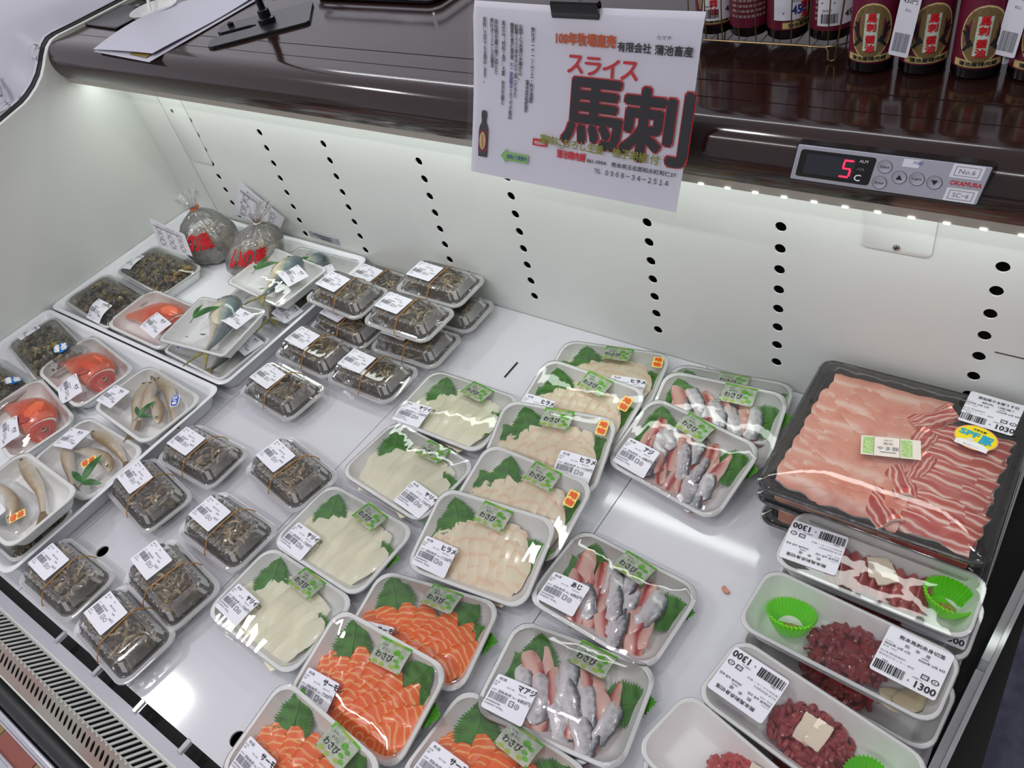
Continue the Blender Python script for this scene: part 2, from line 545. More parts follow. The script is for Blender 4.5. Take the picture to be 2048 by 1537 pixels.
K['squid'] = mat('squid_flesh', L((244, 239, 208)), 0.3, coat=0.3, var=(50, L((246, 243, 222)), 0.35, 0.7), sss=0.15)
K['hirame'] = striped('flounder_flesh', [(0.0, L((249, 236, 208))), (0.75, L((249, 233, 204))), (1.0, L((247, 216, 186)))], 14.0, 7.0, 'BANDS', 0.3, 0.3, 1.4, 2.0, noise=(46, L((238, 176, 160)), 0.66, 0.82), sss=0.1)
K['tsuma'] = mat('white_radish', L((238, 238, 234)), 0.35, coat=0.3, bump=(300, 0.5, 0.002))
K['ajiskin'] = uvskin('mackerel_skin_piece', [(0.0, L((214, 120, 112))), (0.06, L((226, 216, 216))), (0.20, L((232, 230, 232))), (0.28, L((196, 196, 200))), (0.37, L((110, 116, 122))), (0.45, L((38, 42, 48))), (0.52, L((160, 70, 70))), (0.62, L((222, 154, 142))), (1.0, L((214, 134, 124)))], 0.20, 0.5, 130, 0.24, 0.05, bump=0.5)
K['ajiflesh'] = striped('horse_mackerel_flesh', [(0.0, L((232, 192, 178))), (0.55, L((226, 170, 156))), (0.85, L((204, 116, 108))), (1.0, L((168, 58, 60)))], 16.0, 5.0, 'BANDS', 0.28, 0.4, 1.0, 1.5, direction='Y', noise=(34, L((228, 196, 180)), 0.5, 0.7))
K['snail'] = varied('snail_shell', [L((62, 60, 52)), L((104, 98, 80)), L((140, 128, 86)), L((84, 82, 72)), L((178, 150, 72)), L((112, 106, 94)), L((74, 72, 66)), L((150, 118, 70))], 0.32, 0.4, 160, 0.5)
K['clam'] = varied('clam_shell', [L((128, 112, 84)), L((168, 150, 112)), L((104, 96, 80)), L((186, 170, 132)), L((134, 124, 90))], 0.45, 0.2, 140, 0.5)
K['redfish'] = uvskin('red_rockfish_skin', [(0.0, L((226, 92, 58))), (0.14, L((236, 108, 62))), (0.30, L((226, 92, 54))), (0.5, L((232, 150, 120))), (0.8, L((242, 184, 156))), (1.0, L((226, 92, 58)))], 0.25, 0.5, 40, 0.4, bump=0.4, bscale=260)
K['redfin'] = mat('red_fin', L((216, 92, 72)), 0.35, coat=0.3, var=(60, L((176, 66, 58)), 0.4, 0.7))
K['fishwhite'] = mat('fish_belly_white', L((236, 226, 214)), 0.3, coat=0.3)
K['mackerel'] = uvskin('mackerel_skin', [(0.0, L((92, 108, 106))), (0.10, L((66, 84, 88))), (0.19, L((104, 120, 122))), (0.25, L((160, 166, 152))), (0.30, L((220, 208, 172))), (0.38, L((232, 228, 214))), (0.56, L((214, 218, 220))), (0.9, L((226, 222, 206))), (1.0, L((92, 108, 106)))], 0.20, 0.6, 70, 0.12, 0.12, bump=0.25)
K['mactail'] = mat('yellow_tail_fin', L((150, 142, 70)), 0.35, coat=0.3, var=(90, L((108, 100, 44)), 0.35, 0.7))
K['whiting'] = uvskin('whiting_skin', [(0.0, L((232, 226, 214))), (0.14, L((222, 212, 194))), (0.27, L((206, 190, 160))), (0.38, L((172, 142, 98))), (0.48, L((164, 130, 84))), (0.6, L((222, 212, 196))), (0.85, L((236, 232, 226))), (1.0, L((232, 226, 214)))], 0.25, 0.5, 50, 0.16, 0.1, bump=0.3)
K['eye'] = mat('fish_eye', L((18, 16, 14)), 0.08, coat=0.5)
K['packedge'] = clear('clear_pack_edge', (0.99, 0.99, 0.99), (1.0, 0.06), 0.06, haze=0.42, hazecol=(0.96, 0.96, 0.97))  # strong white haze paints in the light caught by ribs and flange
K['eyering'] = mat('fish_eye_ring', L((206, 190, 140)), 0.2)
for _i, _c in enumerate(((112, 94, 64), (164, 142, 100), (82, 70, 52), (208, 188, 144))):
    K['strips%d' % _i] = mat('brown_shellfish', L(_c), 0.32, coat=0.4, var=(130, tuple(q * 0.55 for q in L(_c)), 0.35, 0.7), bump=(300, 0.4, 0.001))
K['band'] = mat('rubber_band', L((186, 132, 62)), 0.5)
K['pork'] = striped('pork_loin', [(0.0, L((232, 164, 142))), (0.6, L((236, 170, 150))), (0.9, L((242, 196, 178))), (1.0, L((246, 214, 200)))], 9.0, 6.0, 'BANDS', 0.38, 0.15, 1.0, 2.0, direction='Y', noise=(26, L((222, 134, 112)), 0.5, 0.75))
K['belly'] = striped('pork_belly', [(0.0, L((196, 78, 66))), (0.34, L((210, 102, 88))), (0.46, L((240, 196, 182))), (0.58, L((248, 228, 216))), (0.74, L((246, 218, 204))), (0.88, L((222, 128, 114))), (1.0, L((204, 92, 80)))], 15.0, 4.0, 'BANDS', 0.36, 0.15, 1.2, 2.0, direction='Y')
K['porkfat'] = mat('pork_fat', L((244, 222, 210)), 0.4)
K['horse'] = varied('horse_meat', [L((128, 32, 38)), L((172, 50, 52)), L((196, 72, 66)), L((146, 38, 44))], 0.3, 0.4, 110, 0.6)
K['horseslice'] = striped('horse_meat_slice', [(0.0, L((158, 62, 66))), (0.6, L((172, 74, 76))), (1.0, L((196, 104, 100)))], 14.0, 3.0, 'BANDS', 0.3, 0.4, 1.0, 2.0, direction='Y')
K['fat'] = mat('cream_fat', L((240, 228, 206)), 0.4, coat=0.2)
K['garlic'] = mat('pale_onion', L((214, 200, 160)), 0.35, coat=0.3)
K['cup'] = mat('green_foil_cup', L((118, 246, 16)), 0.35, coat=0.2, sss=0.3)
K['ginger'] = mat('grated_ginger', L((186, 158, 62)), 0.5, bump=(400, 1.0, 0.003), var=(180, L((214, 190, 110)), 0.4, 0.65))
K['bottle'] = mat('dark_soy_bottle', L((12, 8, 9)), 0.08, coat=0.4)
K['burgundy'] = mat('burgundy_label', L((104, 20, 48)), 0.4)
K['cream'] = mat('cream_label', L((206, 186, 124)), 0.45)
K['wire'] = mat('brass_wire', L((150, 128, 92)), 0.3, metal=0.9)
K['blackmetal'] = mat('black_coated_metal', L((34, 36, 41)), 0.32, spec=0.5)
K['blackgloss'] = mat('black_plastic', L((10, 10, 12)), 0.25)
K['sheet'] = mat('white_paper_sheet', L((196, 196, 208)), 0.5)
K['teal'] = mat('teal_wave_print', L((44, 86, 92)), 0.4)
K['egg'] = mat('orange_egg_print', L((214, 116, 20)), 0.4)
K['panelgrey'] = mat('silver_panel', L((176, 177, 188)), 0.35, metal=0.2)
K['display'] = mat('dark_display', L((36, 38, 48)), 0.15)
K['ledred'] = mat('red_led_digit', (1.0, 0.02, 0.06), 0.4, emit=1.6)
K['poster'] = mat('poster_paper', L((222, 221, 232)), 0.45)
K['lam'] = clear('laminate_film', (0.99, 0.99, 0.99), (0.7, 0.0), 0.05, bump=(22, 0.5, 0.004, 2.0), haze=0.004)
K['skyb'] = mat('sticker_cyan', L((28, 168, 206)), 0.4)
K['sun'] = mat('sticker_sun_yellow', L((246, 226, 30)), 0.4)
K['salmonrim'] = mat('sticker_peach_rim', L((246, 170, 110)), 0.4)
K['sage'] = mat('sage_print', L((160, 198, 120)), 0.45, var=(260, L((196, 216, 160)), 0.45, 0.6))
K['crumb'] = mat('pink_crumb', L((196, 132, 108)), 0.4)
K['tagred'] = mat('price_card_red', L((140, 62, 46)), 0.4)
K['tagyel'] = mat('price_card_yellow', L((136, 114, 44)), 0.4)
# ================================================================ the refrigerated case (setting)
XL, XR = -0.72, 1.16
HOLE_X = [-0.512, -0.275, -0.086, 0.157, 0.347, 0.596, 0.796, 1.0545, 1.2454]
def circ2(x, z, r, n=14): return [(x + r * cos(2*pi*i/n), z + r * sin(2*pi*i/n)) for i in range(n)]

# back wall with its columns of round shelf holes
mb = MB()
holes = []
for x in HOLE_X:
    for k in range(8):
        holes.append(circ2(x, 0.296 - 0.035 * k, 0.0078))
poly_plate(mb, [(-0.5965, -0.03), (1.6, -0.03), (1.6, 0.47), (-0.5965, 0.47)], holes, lambda a, b, d: (a, d, b), 0, 0.0025, 1)
box(mb, -0.78, 1.6, 0.020, 0.034, -0.05, 0.47, 2)
wall = struct(mb.obj('wall_back', [K['wall'], K['holerim'], K['dark']], ang=30))
mb = MB(); box(mb, -0.745, -0.5985, 0.0, 0.004, -0.03, 0.47)
struct(mb.obj('trim_1', K['wall'], ang=0))
def plate(x0, x1, z0, z1, name, sx, sz):
    m = MB()
    w, h = x1 - x0, z1 - z0
    loft(m, [[((x0+x1)/2 + a * s, -0.0003 - t, (z0+z1)/2 + b * s) for a, b, _ in rr(w, h, 0.008, 0)] for s, t in ((1, 0), (1, 0.0009), (0.992, 0.0013))], cap1=True)
    p = m.obj(name, K['wall'], wall)
    m = MB(); lathe(m, [(0.0045, 0), (0.0042, 0.0012), (0.002, 0.002), (0.0004, 0.0014)], 14, cap1=True)
    box(m, -0.003, 0.003, -0.0005, 0.0005, 0.0018, 0.0021, 1); box(m, -0.0005, 0.0005, -0.003, 0.003, 0.0018, 0.0021, 1)
    s = m.obj('screw', [K['screw'], K['dark']], p)
    s.location = (sx, -0.0014, sz); s.rotation_euler = (RAD(90), 0, 0)
plate(0.898, 0.980, 0.290, 0.44, 'access_plate', 0.940, 0.298)
plate(-0.592, -0.508, 0.186, 0.44, 'access_plate', -0.561, 0.313)
mb = MB(); box(mb, 1.070, 1.30, -0.0006, 0.0004, 0.1690, 0.1702)
mb.obj('groove', K['dark'], wall, ang=0)

# deck: loose enamel panels with thin gaps, on a dark pan
def deck_panel(x0, x1, hl, n):
    m = MB()
    y0, y1 = -0.873, -0.0015
    poly_plate(m, [(x0, y0), (x1, y0), (x1, y1), (x0, y1)], [[(hx + r * 1.0 * cos(2*pi*i/18), hy + r * sin(2*pi*i/18)) for i in range(18)] for hx, hy, r in hl],
               lambda a, b, d: (a, b, -d), 0, 0.003, 0)
    for A, B in (((x0, y0), (x1, y0)), ((x1, y0), (x1, y1)), ((x1, y1), (x0, y1)), ((x0, y1), (x0, y0))):
        m.add([(*A, 0), (*B, 0), (*B, -0.02), (*A, -0.02)], [(0, 3, 2, 1)])
    o = m.obj('floor' if n == 0 else 'floor.%03d' % n, K['deck'], ang=20)
    return struct(o)
G = 0.0007
for i, (a, b, hl) in enumerate([(XL + 0.002, -0.078, []), (-0.078, 0.238, [(-0.010, -0.755, 0.0105)]), (0.238, 0.683, [(0.437, -0.838, 0.0105)]), (0.683, 1.1435, [])]):
    deck_panel(a + G, b - G, hl, i)
mb = MB(); box(mb, XL - 0.03, 1.19, -0.893, 0.0, -0.05, -0.024)
struct(mb.obj('trim_2', K['dark'], ang=0))

# left end panel: rising front edge that follows the counter
prof = [(0.34, 0.501), (-0.011, 0.499), (-0.070, 0.4995), (-0.088, 0.497), (-0.103, 0.489), (-0.117, 0.476), (-0.130, 0.462), (-0.146, 0.447), (-0.168, 0.433), (-0.190, 0.423), (-0.208, 0.417), (-0.274, 0.405), (-0.45, 0.376), (-0.9, 0.31)]
mb = MB()
outl = prof + [(-0.9, -0.05), (0.34, -0.05)]
loft(mb, [[(x, y, z) for y, z in outl] for x in (XL, XL - 0.012)], cap0=True, cap1=True)
struct(mb.obj('wall_left', K['wall'], ang=30))
def rail(name, x0, x1, dz0, dz1, m):
    b = MB()
    rings = []
    for y, z in prof: rings.append([(x0, y, z + dz0), (x1, y, z + dz0), (x1, y, z + dz1), (x0, y, z + dz1)])
    loft(b, rings, cap0=True, cap1=True)
    return struct(b.obj(name, m, ang=30))
rail('trim_3', XL - 0.013, XL - 0.024, -0.03, 0.002, K['rubber'])
rail('trim_4', XL - 0.024, XL - 0.034, -0.03, 0.005, K['chrome'])

# neighbouring white cabinet beyond the end panel
mb = MB()
p2 = [(y, z - 0.002) for y, z in prof]
rings = []
for x, up in ((XL - 0.035, 0.0), (XL - 0.055, 0.004), (XL - 0.09, 0.022), (XL - 0.16, 0.034), (XL - 0.30, 0.030), (XL - 1.6, 0.02)):
    rings.append([(x, y, z + up) for y, z in p2 + [(-0.9, -0.3), (0.34, -0.3)]])
loft(mb, rings, cap0=True, cap1=True)
nb = mb.obj('cabinet', K['lavender'], ang=35)
tag(nb, 'pale lavender white plastic cabinet beyond the left end panel', 'cabinet')
mb = MB(); tube(mb, [(-0.775, -0.222, 0.436), (-0.80, -0.205, 0.4505), (-0.835, -0.19, 0.463)], 0.0035, 8)
mb.obj('slot_trim', K['greyflat'], nb)
for i, (x, y, z, a) in enumerate(((-0.752, -0.240, 0.419, 12), (-0.752, -0.118, 0.482, 40))):
    mb = MB(); bbox(mb, 0.022, 0.03, 0, 0.008, 0.004)
    q = mb.obj('clear_bracket', K['acry'], nb); q.location = (x, y, z); q.rotation_euler = (RAD(a), 0, 0)

# counter on top of the back wall
CTR = [(-0.100, 0.4245), (-0.105, 0.4245), (-0.111, 0.434), (-0.1155, 0.445), (-0.117, 0.456), (-0.1155, 0.468), (-0.110, 0.480), (-0.101, 0.489), (-0.088, 0.4935), (-0.070, 0.4932), (-0.045, 0.492), (0.36, 0.492), (0.36, 0.44), (-0.02, 0.44), (-0.09, 0.427)]
mb = MB()
loft(mb, [[(x, y, z) for y, z in CTR] for x in (XL + 0.001, 1.6)], cap0=True, cap1=True)
ctr = mb.obj('counter', K['brown'], ang=40)
tag(ctr, 'dark brown glossy counter with rounded front edge above the white back wall', 'counter')
for y in (-0.046, -0.006):
    mb = MB(); box(mb, XL + 0.03, 1.6, y - 0.0005, y + 0.0005, 0.4919, 0.4926)
    mb.obj('seam', K['brown'], ctr, ang=0)
mb = MB()
loft(mb, [[(x, y, z) for y, z in ((-0.1035, 0.4245), (-0.1005, 0.4108), (-0.088, 0.4105), (-0.02, 0.418), (-0.0006, 0.432), (-0.0006, 0.436), (-0.02, 0.436), (-0.092, 0.4245))] for x in (XL + 0.001, 1.6)], cap0=True, cap1=True)
struct(mb.obj('trim_5', K['beige'], ang=30))
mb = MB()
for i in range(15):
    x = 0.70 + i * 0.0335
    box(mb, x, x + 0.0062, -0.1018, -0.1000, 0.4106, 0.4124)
led_glint = mb.obj('light_strip', K['led'], ang=0)  # glowing boxes stand in for reflected LEDs, no openings in the lip
tag(led_glint, 'row of small lit slots under the counter lip', 'light')
led_glint['kind'] = 'structure'

# front air grille
mb = MB()
box(mb, -0.8, 1.2, -0.9045, -0.888, -0.012, -0.002)
struct(mb.obj('trim_6', K['greyflat'], ang=0))
GX = [-0.30 + i * 0.0112 for i in range(118)]
mb = MB()
up = lambda b: -0.002 + max(0.0, (-0.907 - b)) * 1.02
poly_plate(mb, [(-0.32, -0.9355), (1.04, -0.9355), (1.04, -0.907), (-0.32, -0.907)], [[(x + 0.0046, -0.9335), (x + 0.0112, -0.9335), (x + 0.0112, -0.9090), (x + 0.0046, -0.9090)] for x in GX],
           lambda a, b, d: (a, b - d * .7, up(b) - d * .7), 0, 0.0012, 0)
for x in GX:
    tube(mb, [(x + 0.0023, -0.9345, 0.0272), (x + 0.0023, -0.9365, 0.0268)], 0.0024, 6)
box(mb, -0.32, 1.04, -0.9070, -0.9045, -0.012, -0.002)
struct(mb.obj('trim_7', K['grille'], ang=20))
mb = MB()
dn = lambda b: 0.0275 - (-0.9350 - b) * 0.66
poly_plate(mb, [(-0.32, -0.9645), (1.04, -0.9645), (1.04, -0.9352), (-0.32, -0.9352)], [[(x + 0.0029 * cos(2*pi*k/14), -0.9480 + 0.0068 * sin(2*pi*k/14)) for k in range(14)] for x in GX],
           lambda a, b, d: (a, b - d * .5, dn(b) - d), 0, 0.0012, 0)
struct(mb.obj('trim_8', K['pinkstrip'], ang=20))
mb = MB()
for i in range(12):
    x = 0.068 + 0.104 * i
    bbox(mb, 0.008, 0.020, -0.006, 0.001, 0.002)
    for q in range(len(mb.v) - 4 * len(rr(1, 1, .1, 0)), len(mb.v)):
        mb.v[q] = (mb.v[q][0] + x, mb.v[q][1] - 0.8815, mb.v[q][2])
struct(mb.obj('trim_16', K['acryedge'], ang=30))
mb = MB(); box(mb, -0.8, 1.2, -1.0, -0.888, -0.16, -0.085)
struct(mb.obj('trim_9', K['dark'], ang=0))
mb = MB(); box(mb, -0.8, 1.2, -0.9668, -0.9645, -0.02, 0.0085)
struct(mb.obj('trim_10', K['grille'], ang=0))
mb = MB(); loft(mb, [[(x, -0.979 + 0.0125 * cos(2*pi*k/16), -0.008 + 0.011 * sin(2*pi*k/16)) for k in range(16)] for x in (-0.8, 1.2)], cap0=True, cap1=True)
struct(mb.obj('trim_11', K['rubber']))
mb = MB(); loft(mb, [[(x, -0.9985 + 0.006 * cos(2*pi*k/16), -0.012 + 0.006 * sin(2*pi*k/16)) for k in range(16)] for x in (-0.8, 1.2)], cap0=True, cap1=True)
struct(mb.obj('trim_12', K['chrome']))
# price rail below the front bumper with its cards
mb = MB()
box(mb, -0.8, 1.2, -1.060, -1.005, -0.045, -0.040)
box(mb, -0.8, 1.2, -1.0075, -1.005, -0.045, -0.018); box(mb, -0.8, 1.2, -1.0375, -1.035, -0.045, -0.026)
struct(mb.obj('trim_13', K['chrome'], ang=0))
for i, (x0, x1, m, lab) in enumerate(((0.000, 0.085, 'tagyel', 'pale yellow card in the rail at the lower left edge'), (0.088, 0.175, 'tagred', 'brick red card in the rail below the front grille'), (0.177, 0.300, 'tagyel', 'mustard yellow card in the rail nearest the bottom edge'))):
    mb = MB(); box(mb, x0, x1, -1.033, -1.009, -0.0398, -0.0388)
    tag(mb.obj('price_card', K[m], ang=0), lab, 'card', 'cards in the front rail')

# clear divider at the right end, store floor beyond
mb = MB()
box(mb, -0.0025, 0.0025, -0.70, 0.18, -0.03, 0.030)
dv = mb.obj('trim_14', K['acryedge'], ang=0); dv.location = (1.1735, -0.29, 0); dv.rotation_euler = (0, 0, RAD(-5.8)); struct(dv)
mb = MB()
for y0, y1 in ((-0.68, -0.30), (-0.285, -0.05), (-0.035, 0.17)):
    bbox2 = [(-0.0115, y0), (-0.003, y0), (-0.003, y1), (-0.0115, y1)]
    loft(mb, [[(a, b, z) for a, b in bbox2] for z in (-0.02, 0.018, 0.020)], cap0=True, cap1=True)
d2 = mb.obj('trim_15', K['acryedge'], ang=20); d2.location = (1.1735, -0.29, 0); d2.rotation_euler = (0, 0, RAD(-5.8)); struct(d2)
mb = MB(); box(mb, -3.0, 3.0, -3.0, 3.0, -0.82, -0.80)
struct(mb.obj('floor.004', K['floor'], ang=0))
# ================================================================ shared parts
def tray_mesh(w, d, h, r, inset, lip=0.005, m='foam', floor_t=0.0035):
    mb = MB()
    R = lambda ww, dd, z, q=0: rr(ww, dd, max(0.003, r - q), z, 5, 2)
    i2 = 2 * inset
    rings = [R(w - i2 - 0.02, d - i2 - 0.02, 0, inset), R(w - i2, d - i2, 0, inset * 0.6), R(w - 0.006, d - 0.006, h - 0.005), R(w, d, h - 0.0035), R(w, d, h - 0.001), R(w - 0.002, d - 0.002, h),
             R(w - 2*lip, d - 2*lip, h), R(w - 2*lip - 0.003, d - 2*lip - 0.003, h - 0.002, lip), R(w - i2 - 0.010, d - i2 - 0.010, floor_t + 0.003, inset), R(w - i2 - 0.018, d - i2 - 0.018, floor_t, inset), R(w - i2 - 0.03, d - i2 - 0.03, floor_t, inset)]
    loft(mb, rings, cap0=True, cap1=True)
    return mb.mesh('tray', K[m], 50)

def film_fn(w, d, h, bump, pw=3.0):
    def f(x, y):
        a = min(1.0, abs(2 * x / w)); b = min(1.0, abs(2 * y / d))
        return h + 0.0006 + bump * (1 - a ** pw) * (1 - b ** pw)
    return f

def film_mesh(w, d, h, r, fn, wr=0.0006, seed=0):
    rd = random.Random(seed)
    ph = [rd.uniform(0, 6.28) for _ in range(6)]
    def g(x, y, s):
        e = wr * (1 - s) * (sin(70 * x + 30 * y + ph[0]) + 0.7 * sin(120 * y - 50 * x + ph[1]) + 0.5 * sin(190 * x + 60 * y + ph[2]))
        return fn(x, y) + e
    mb = MB()
    rings = [rr(w + 0.0008, d + 0.0008, r, h - 0.007, 5, 4), rr(w + 0.0012, d + 0.0012, r, h - 0.001, 5, 4)]
    for k in range(9):
        s = 1 - k / 9.5
        rings.append([(x * s, y * s, g(x * s, y * s, s) if k else h + 0.0008) for x, y, z in rr(w, d, r, h, 5, 4)])
    loft(mb, rings, cap1=True)
    return mb.mesh('film', K['film'], 60)

def slab(L, Wd, T, shape='leaf', bend=0.0, side=0.0, n=9, m=12, seed=0, rough=0.0, sq=0.75):
    """flat slice along local x, lying on z = 0"""
    rd = random.Random(seed)
    mb = MB(); secs = []
    for i in range(n):
        t = i / (n - 1)
        if shape == 'leaf': a = max(0.06, sin(pi * (0.04 + 0.90 * t ** 0.8)) ** 0.7)
        elif shape == 'rect': a = max(0.35, min(1, 6 * t + 0.3, 6 * (1 - t) + 0.3))
        elif shape == 'wedge': a = max(0.08, min(1.0, 8 * t + 0.1) * (1 - 0.75 * t))
        else: a = max(0.2, sin(pi * (0.08 + 0.84 * t)) ** 0.5)
        a *= 1 + rough * rd.uniform(-1, 1)
        x = (t - 0.5) * L
        z = T / 2 + bend * (2 * t - 1) ** 2
        yo = side * (2 * t - 1) ** 2
        slope = Vector((L, 2 * side * (2*t-1) * 2, 2 * bend * (2 * t - 1) * 2)).normalized()
        secs.append(((x, yo, z), (0, 1, 0), (-slope.z, 0, slope.x), Wd / 2 * a, T / 2 * (0.6 + 0.4 * a), T / 2 * (0.6 + 0.4 * a)))
    sweep(mb, secs, m, 0, sq)
    return mb

def shiso_mb(Ln=0.075, Wd=0.062, seed=0):
    rd = random.Random(seed)
    mb = MB(); rows = []
    n = 40
    for i in range(n + 1):
        t = i / n
        hw = Wd / 2 * max(0.0, sin(pi * t ** 0.72)) ** 0.85
        saw = (0.86 if i % 2 else 1.06) * (1 + rd.uniform(-.03, .03))
        row = []
        for q in (-1.0, -0.66, -0.33, 0, 0.33, 0.66, 1.0):
            e = saw if abs(q) == 1 else 1.0
            y = hw * q * e
            x = Ln * (t - 0.02 * abs(q) * (i % 2))
            z = 0.10 * abs(y) + 0.0014 * sin(9 * pi * t + 2 * abs(q)) * abs(q) + 0.010 * t * t
            row.append((x, y, z))
        rows.append(row)
    vs = [p for r in rows for p in r]
    fs = [(i*7+j, i*7+j+1, (i+1)*7+j+1, (i+1)*7+j) for i in range(n) for j in range(6)]
    mb.add(vs, fs, 0)
    tube(mb, [(-0.012, 0, -0.0005), (0, 0, 0.0004), (Ln * 0.55, 0, 0.0036), (Ln * 0.95, 0, 0.0098)], [0.0011, 0.001, 0.0007, 0.0003], 5, 1)
    return mb

SHISO = [shiso_mb(0.074, 0.064, s).mesh('shiso_leaf', [K['leaf'], K['leafpale']], 30) for s in (1, 2)]

def lance(Ln, Wd, curl=0.004):
    mb = MB(); vs = []; n = 12
    for i in range(n + 1):
        t = i / n
        hw = Wd / 2 * max(0, sin(pi * t ** 0.8)) ** 0.9
        for q in (-1, 0, 1):
            vs.append((Ln * t, hw * q, 0.15 * hw * abs(q) + curl * sin(pi * t)))
    mb.add(vs, [(i*3+j, i*3+j+1, (i+1)*3+j+1, (i+1)*3+j) for i in range(n) for j in range(2)])
    return mb
LANCE = lance(0.055, 0.015).mesh('sprig_leaf', K['nandina'], 60)
def sprig(parent, x, y, z, leaves, name='leaf_sprig'):
    """leaves: (angle, scale)"""
    mb = MB(); tube(mb, [(0, 0, 0), (0.006 * cos(RAD(leaves[0][0] + 180)) * 2, 0.012 * sin(RAD(leaves[0][0] + 180)), -0.001)], 0.0007, 5)
    s = mb.obj(name, K['stem'], parent); s.location = (x, y, z)
    for a, sc in leaves:
        l = link('leaf', LANCE, s); l.rotation_euler = (0.15, -0.06, RAD(a)); l.scale = (sc, sc, sc)
    return s

def wasabi_mb():
    mb = MB()
    paper(mb, 0.049, 0.034, 0.001, 3, 0)
    fr = 0.0032
    w, h = 0.049, 0.034
    rect(mb, -w/2, h/2 - fr, w/2, h/2, 1); rect(mb, -w/2, -h/2, -w/2 + fr, h/2, 1); rect(mb, w/2 - fr, -h/2, w/2, h/2, 1)
    rect(mb, -0.006, h/2 - fr, 0.012, h/2, 4, 0.0001)
    text(mb, 'きざみ', -0.017, 0.0075, 0.0028, 2)
    text(mb, 'おろし', -0.014, 0.0022, 0.0038, 2)
    text(mb, 'わさび', -0.0195, -0.0085, 0.0088, 2, w=0.026, bold=0.03)
    disc(mb, 0.008, 0.0055, 0.0048, 0.0040, 1)
    for x, y in ((0.012, -0.004), (0.017, -0.009), (0.016, 0.003), (0.010, -0.012), (-0.005, -0.014), (-0.016, -0.0135)): disc(mb, x, y, 0.0042, 0.0026, 1 if x > 0.011 else 4, n=10)
    return mb
WAS_M = ['packetpaper', 'green', 'ink', 'white', 'lime']

def sticker_mb(s, w, h, base, ink, rim=None, r=0.002, vert=False, bold=0.03, fh=0.4):
    mb = MB(); paper(mb, w, h, r, 3, 0)
    if rim:
        st = len(mb.v)
        loft(mb, [[(x * q, y * q, 0.0001) for x, y, z in rr(w, h, r, 0, 3, 5)] for q in (0.88, 0.5, 0.1)], cap1=True, mat=2)
    if vert:
        k = len(s)
        for i, c in enumerate(s):
            text(mb, c, 0, h * (0.5 - (i + 0.5) / k) * 0.92, h / k * 0.72, 1, w=w * 0.72, align='c', bold=bold, z=0.0002)
    else:
        text(mb, s, 0, 0, h * fh, 1, w=w * 0.74, align='c', bold=bold, z=0.0002)
    return mb

def sashimi_label(name, price, seed):
    mb = MB(); W_, H_ = 0.058, 0.044
    paper(mb, W_, H_, 0.003, 6)
    text(mb, '刺身', -0.024, 0.0155, 0.0036, 1, w=0.011)
    text(mb, '加工者', -0.0275, 0.0115, 0.0022, 1); text(mb, '名称', -0.0275, 0.008, 0.0022, 1)
    text(mb, name, 0.005, 0.0115, 0.0072, 1, bold=0.035, ang=2)
    text(mb, '国産又は養殖', -0.009, 0.0092, 0.0018, 2); text(mb, '解凍品は表示', 0.009, 0.0075, 0.0018, 2)
    text(mb, '消費期限', -0.027, 0.0018, 0.0018, 2); text(mb, '2026.06.05', -0.017, 0.0012, 0.0030, 1, bold=0.01); text(mb, 'No.1', 0.004, 0.001, 0.0022, 1)
    barcode(mb, -0.026, -0.0085, 0.026, 0.0085, 2, seed)
    outline_box(mb, 0.0030, -0.0085, 0.0092, -0.0020, 0.0007); text(mb, 'プラ', 0.0042, -0.0065, 0.0022, 1)
    ringmark(mb, 0.0140, -0.0058, 0.0030, 0.0006); text(mb, '紙', 0.0128, -0.007, 0.0024, 1)
    text(mb, price + '円', 0.0115, 0.0, 0.0048, 1, w=0.0165)
    text(mb, '高知県漁業協同組合', -0.027, -0.0125, 0.0022, 1); text(mb, '保存温度四度以下 要冷蔵', -0.027, -0.016, 0.0020, 1)
    text(mb, 'TEL', -0.004, -0.0165, 0.0018, 2)
    return mb
def pack_label(seed):
    mb = MB(); paper(mb, 0.060, 0.044, 0.002, 2)
    text(mb, '貝', -0.026, 0.0155, 0.0032, 1); text(mb, '加工', -0.020, 0.0160, 0.0026, 1); text(mb, '名称', -0.0265, 0.0115, 0.0022, 1)
    text(mb, '国産', -0.006, 0.0165, 0.0020, 2); text(mb, '湯通し貝むき身', -0.006, 0.0095, 0.0024, 1); text(mb, '生食用', 0.010, 0.005, 0.0024, 1)
    text(mb, '加工日', -0.0265, 0.0025, 0.0018, 2); text(mb, '2026.06.05', -0.0165, 0.0018, 0.0028, 1)
    barcode(mb, -0.026, -0.0085, 0.022, 0.0090, 2, seed)
    outline_box(mb, 0.000, -0.009, 0.0062, -0.0025, 0.0006); text(mb, 'プラ', 0.001, -0.007, 0.0022, 1); ringmark(mb, 0.0112, -0.0062, 0.0030, 0.0006)
    text(mb, '500円', 0.014, -0.003, 0.0040, 2)
    text(mb, '要冷蔵', -0.027, -0.0125, 0.0020, 2); text(mb, '高知県漁協', -0.027, -0.0160, 0.0020, 2)
    return mb
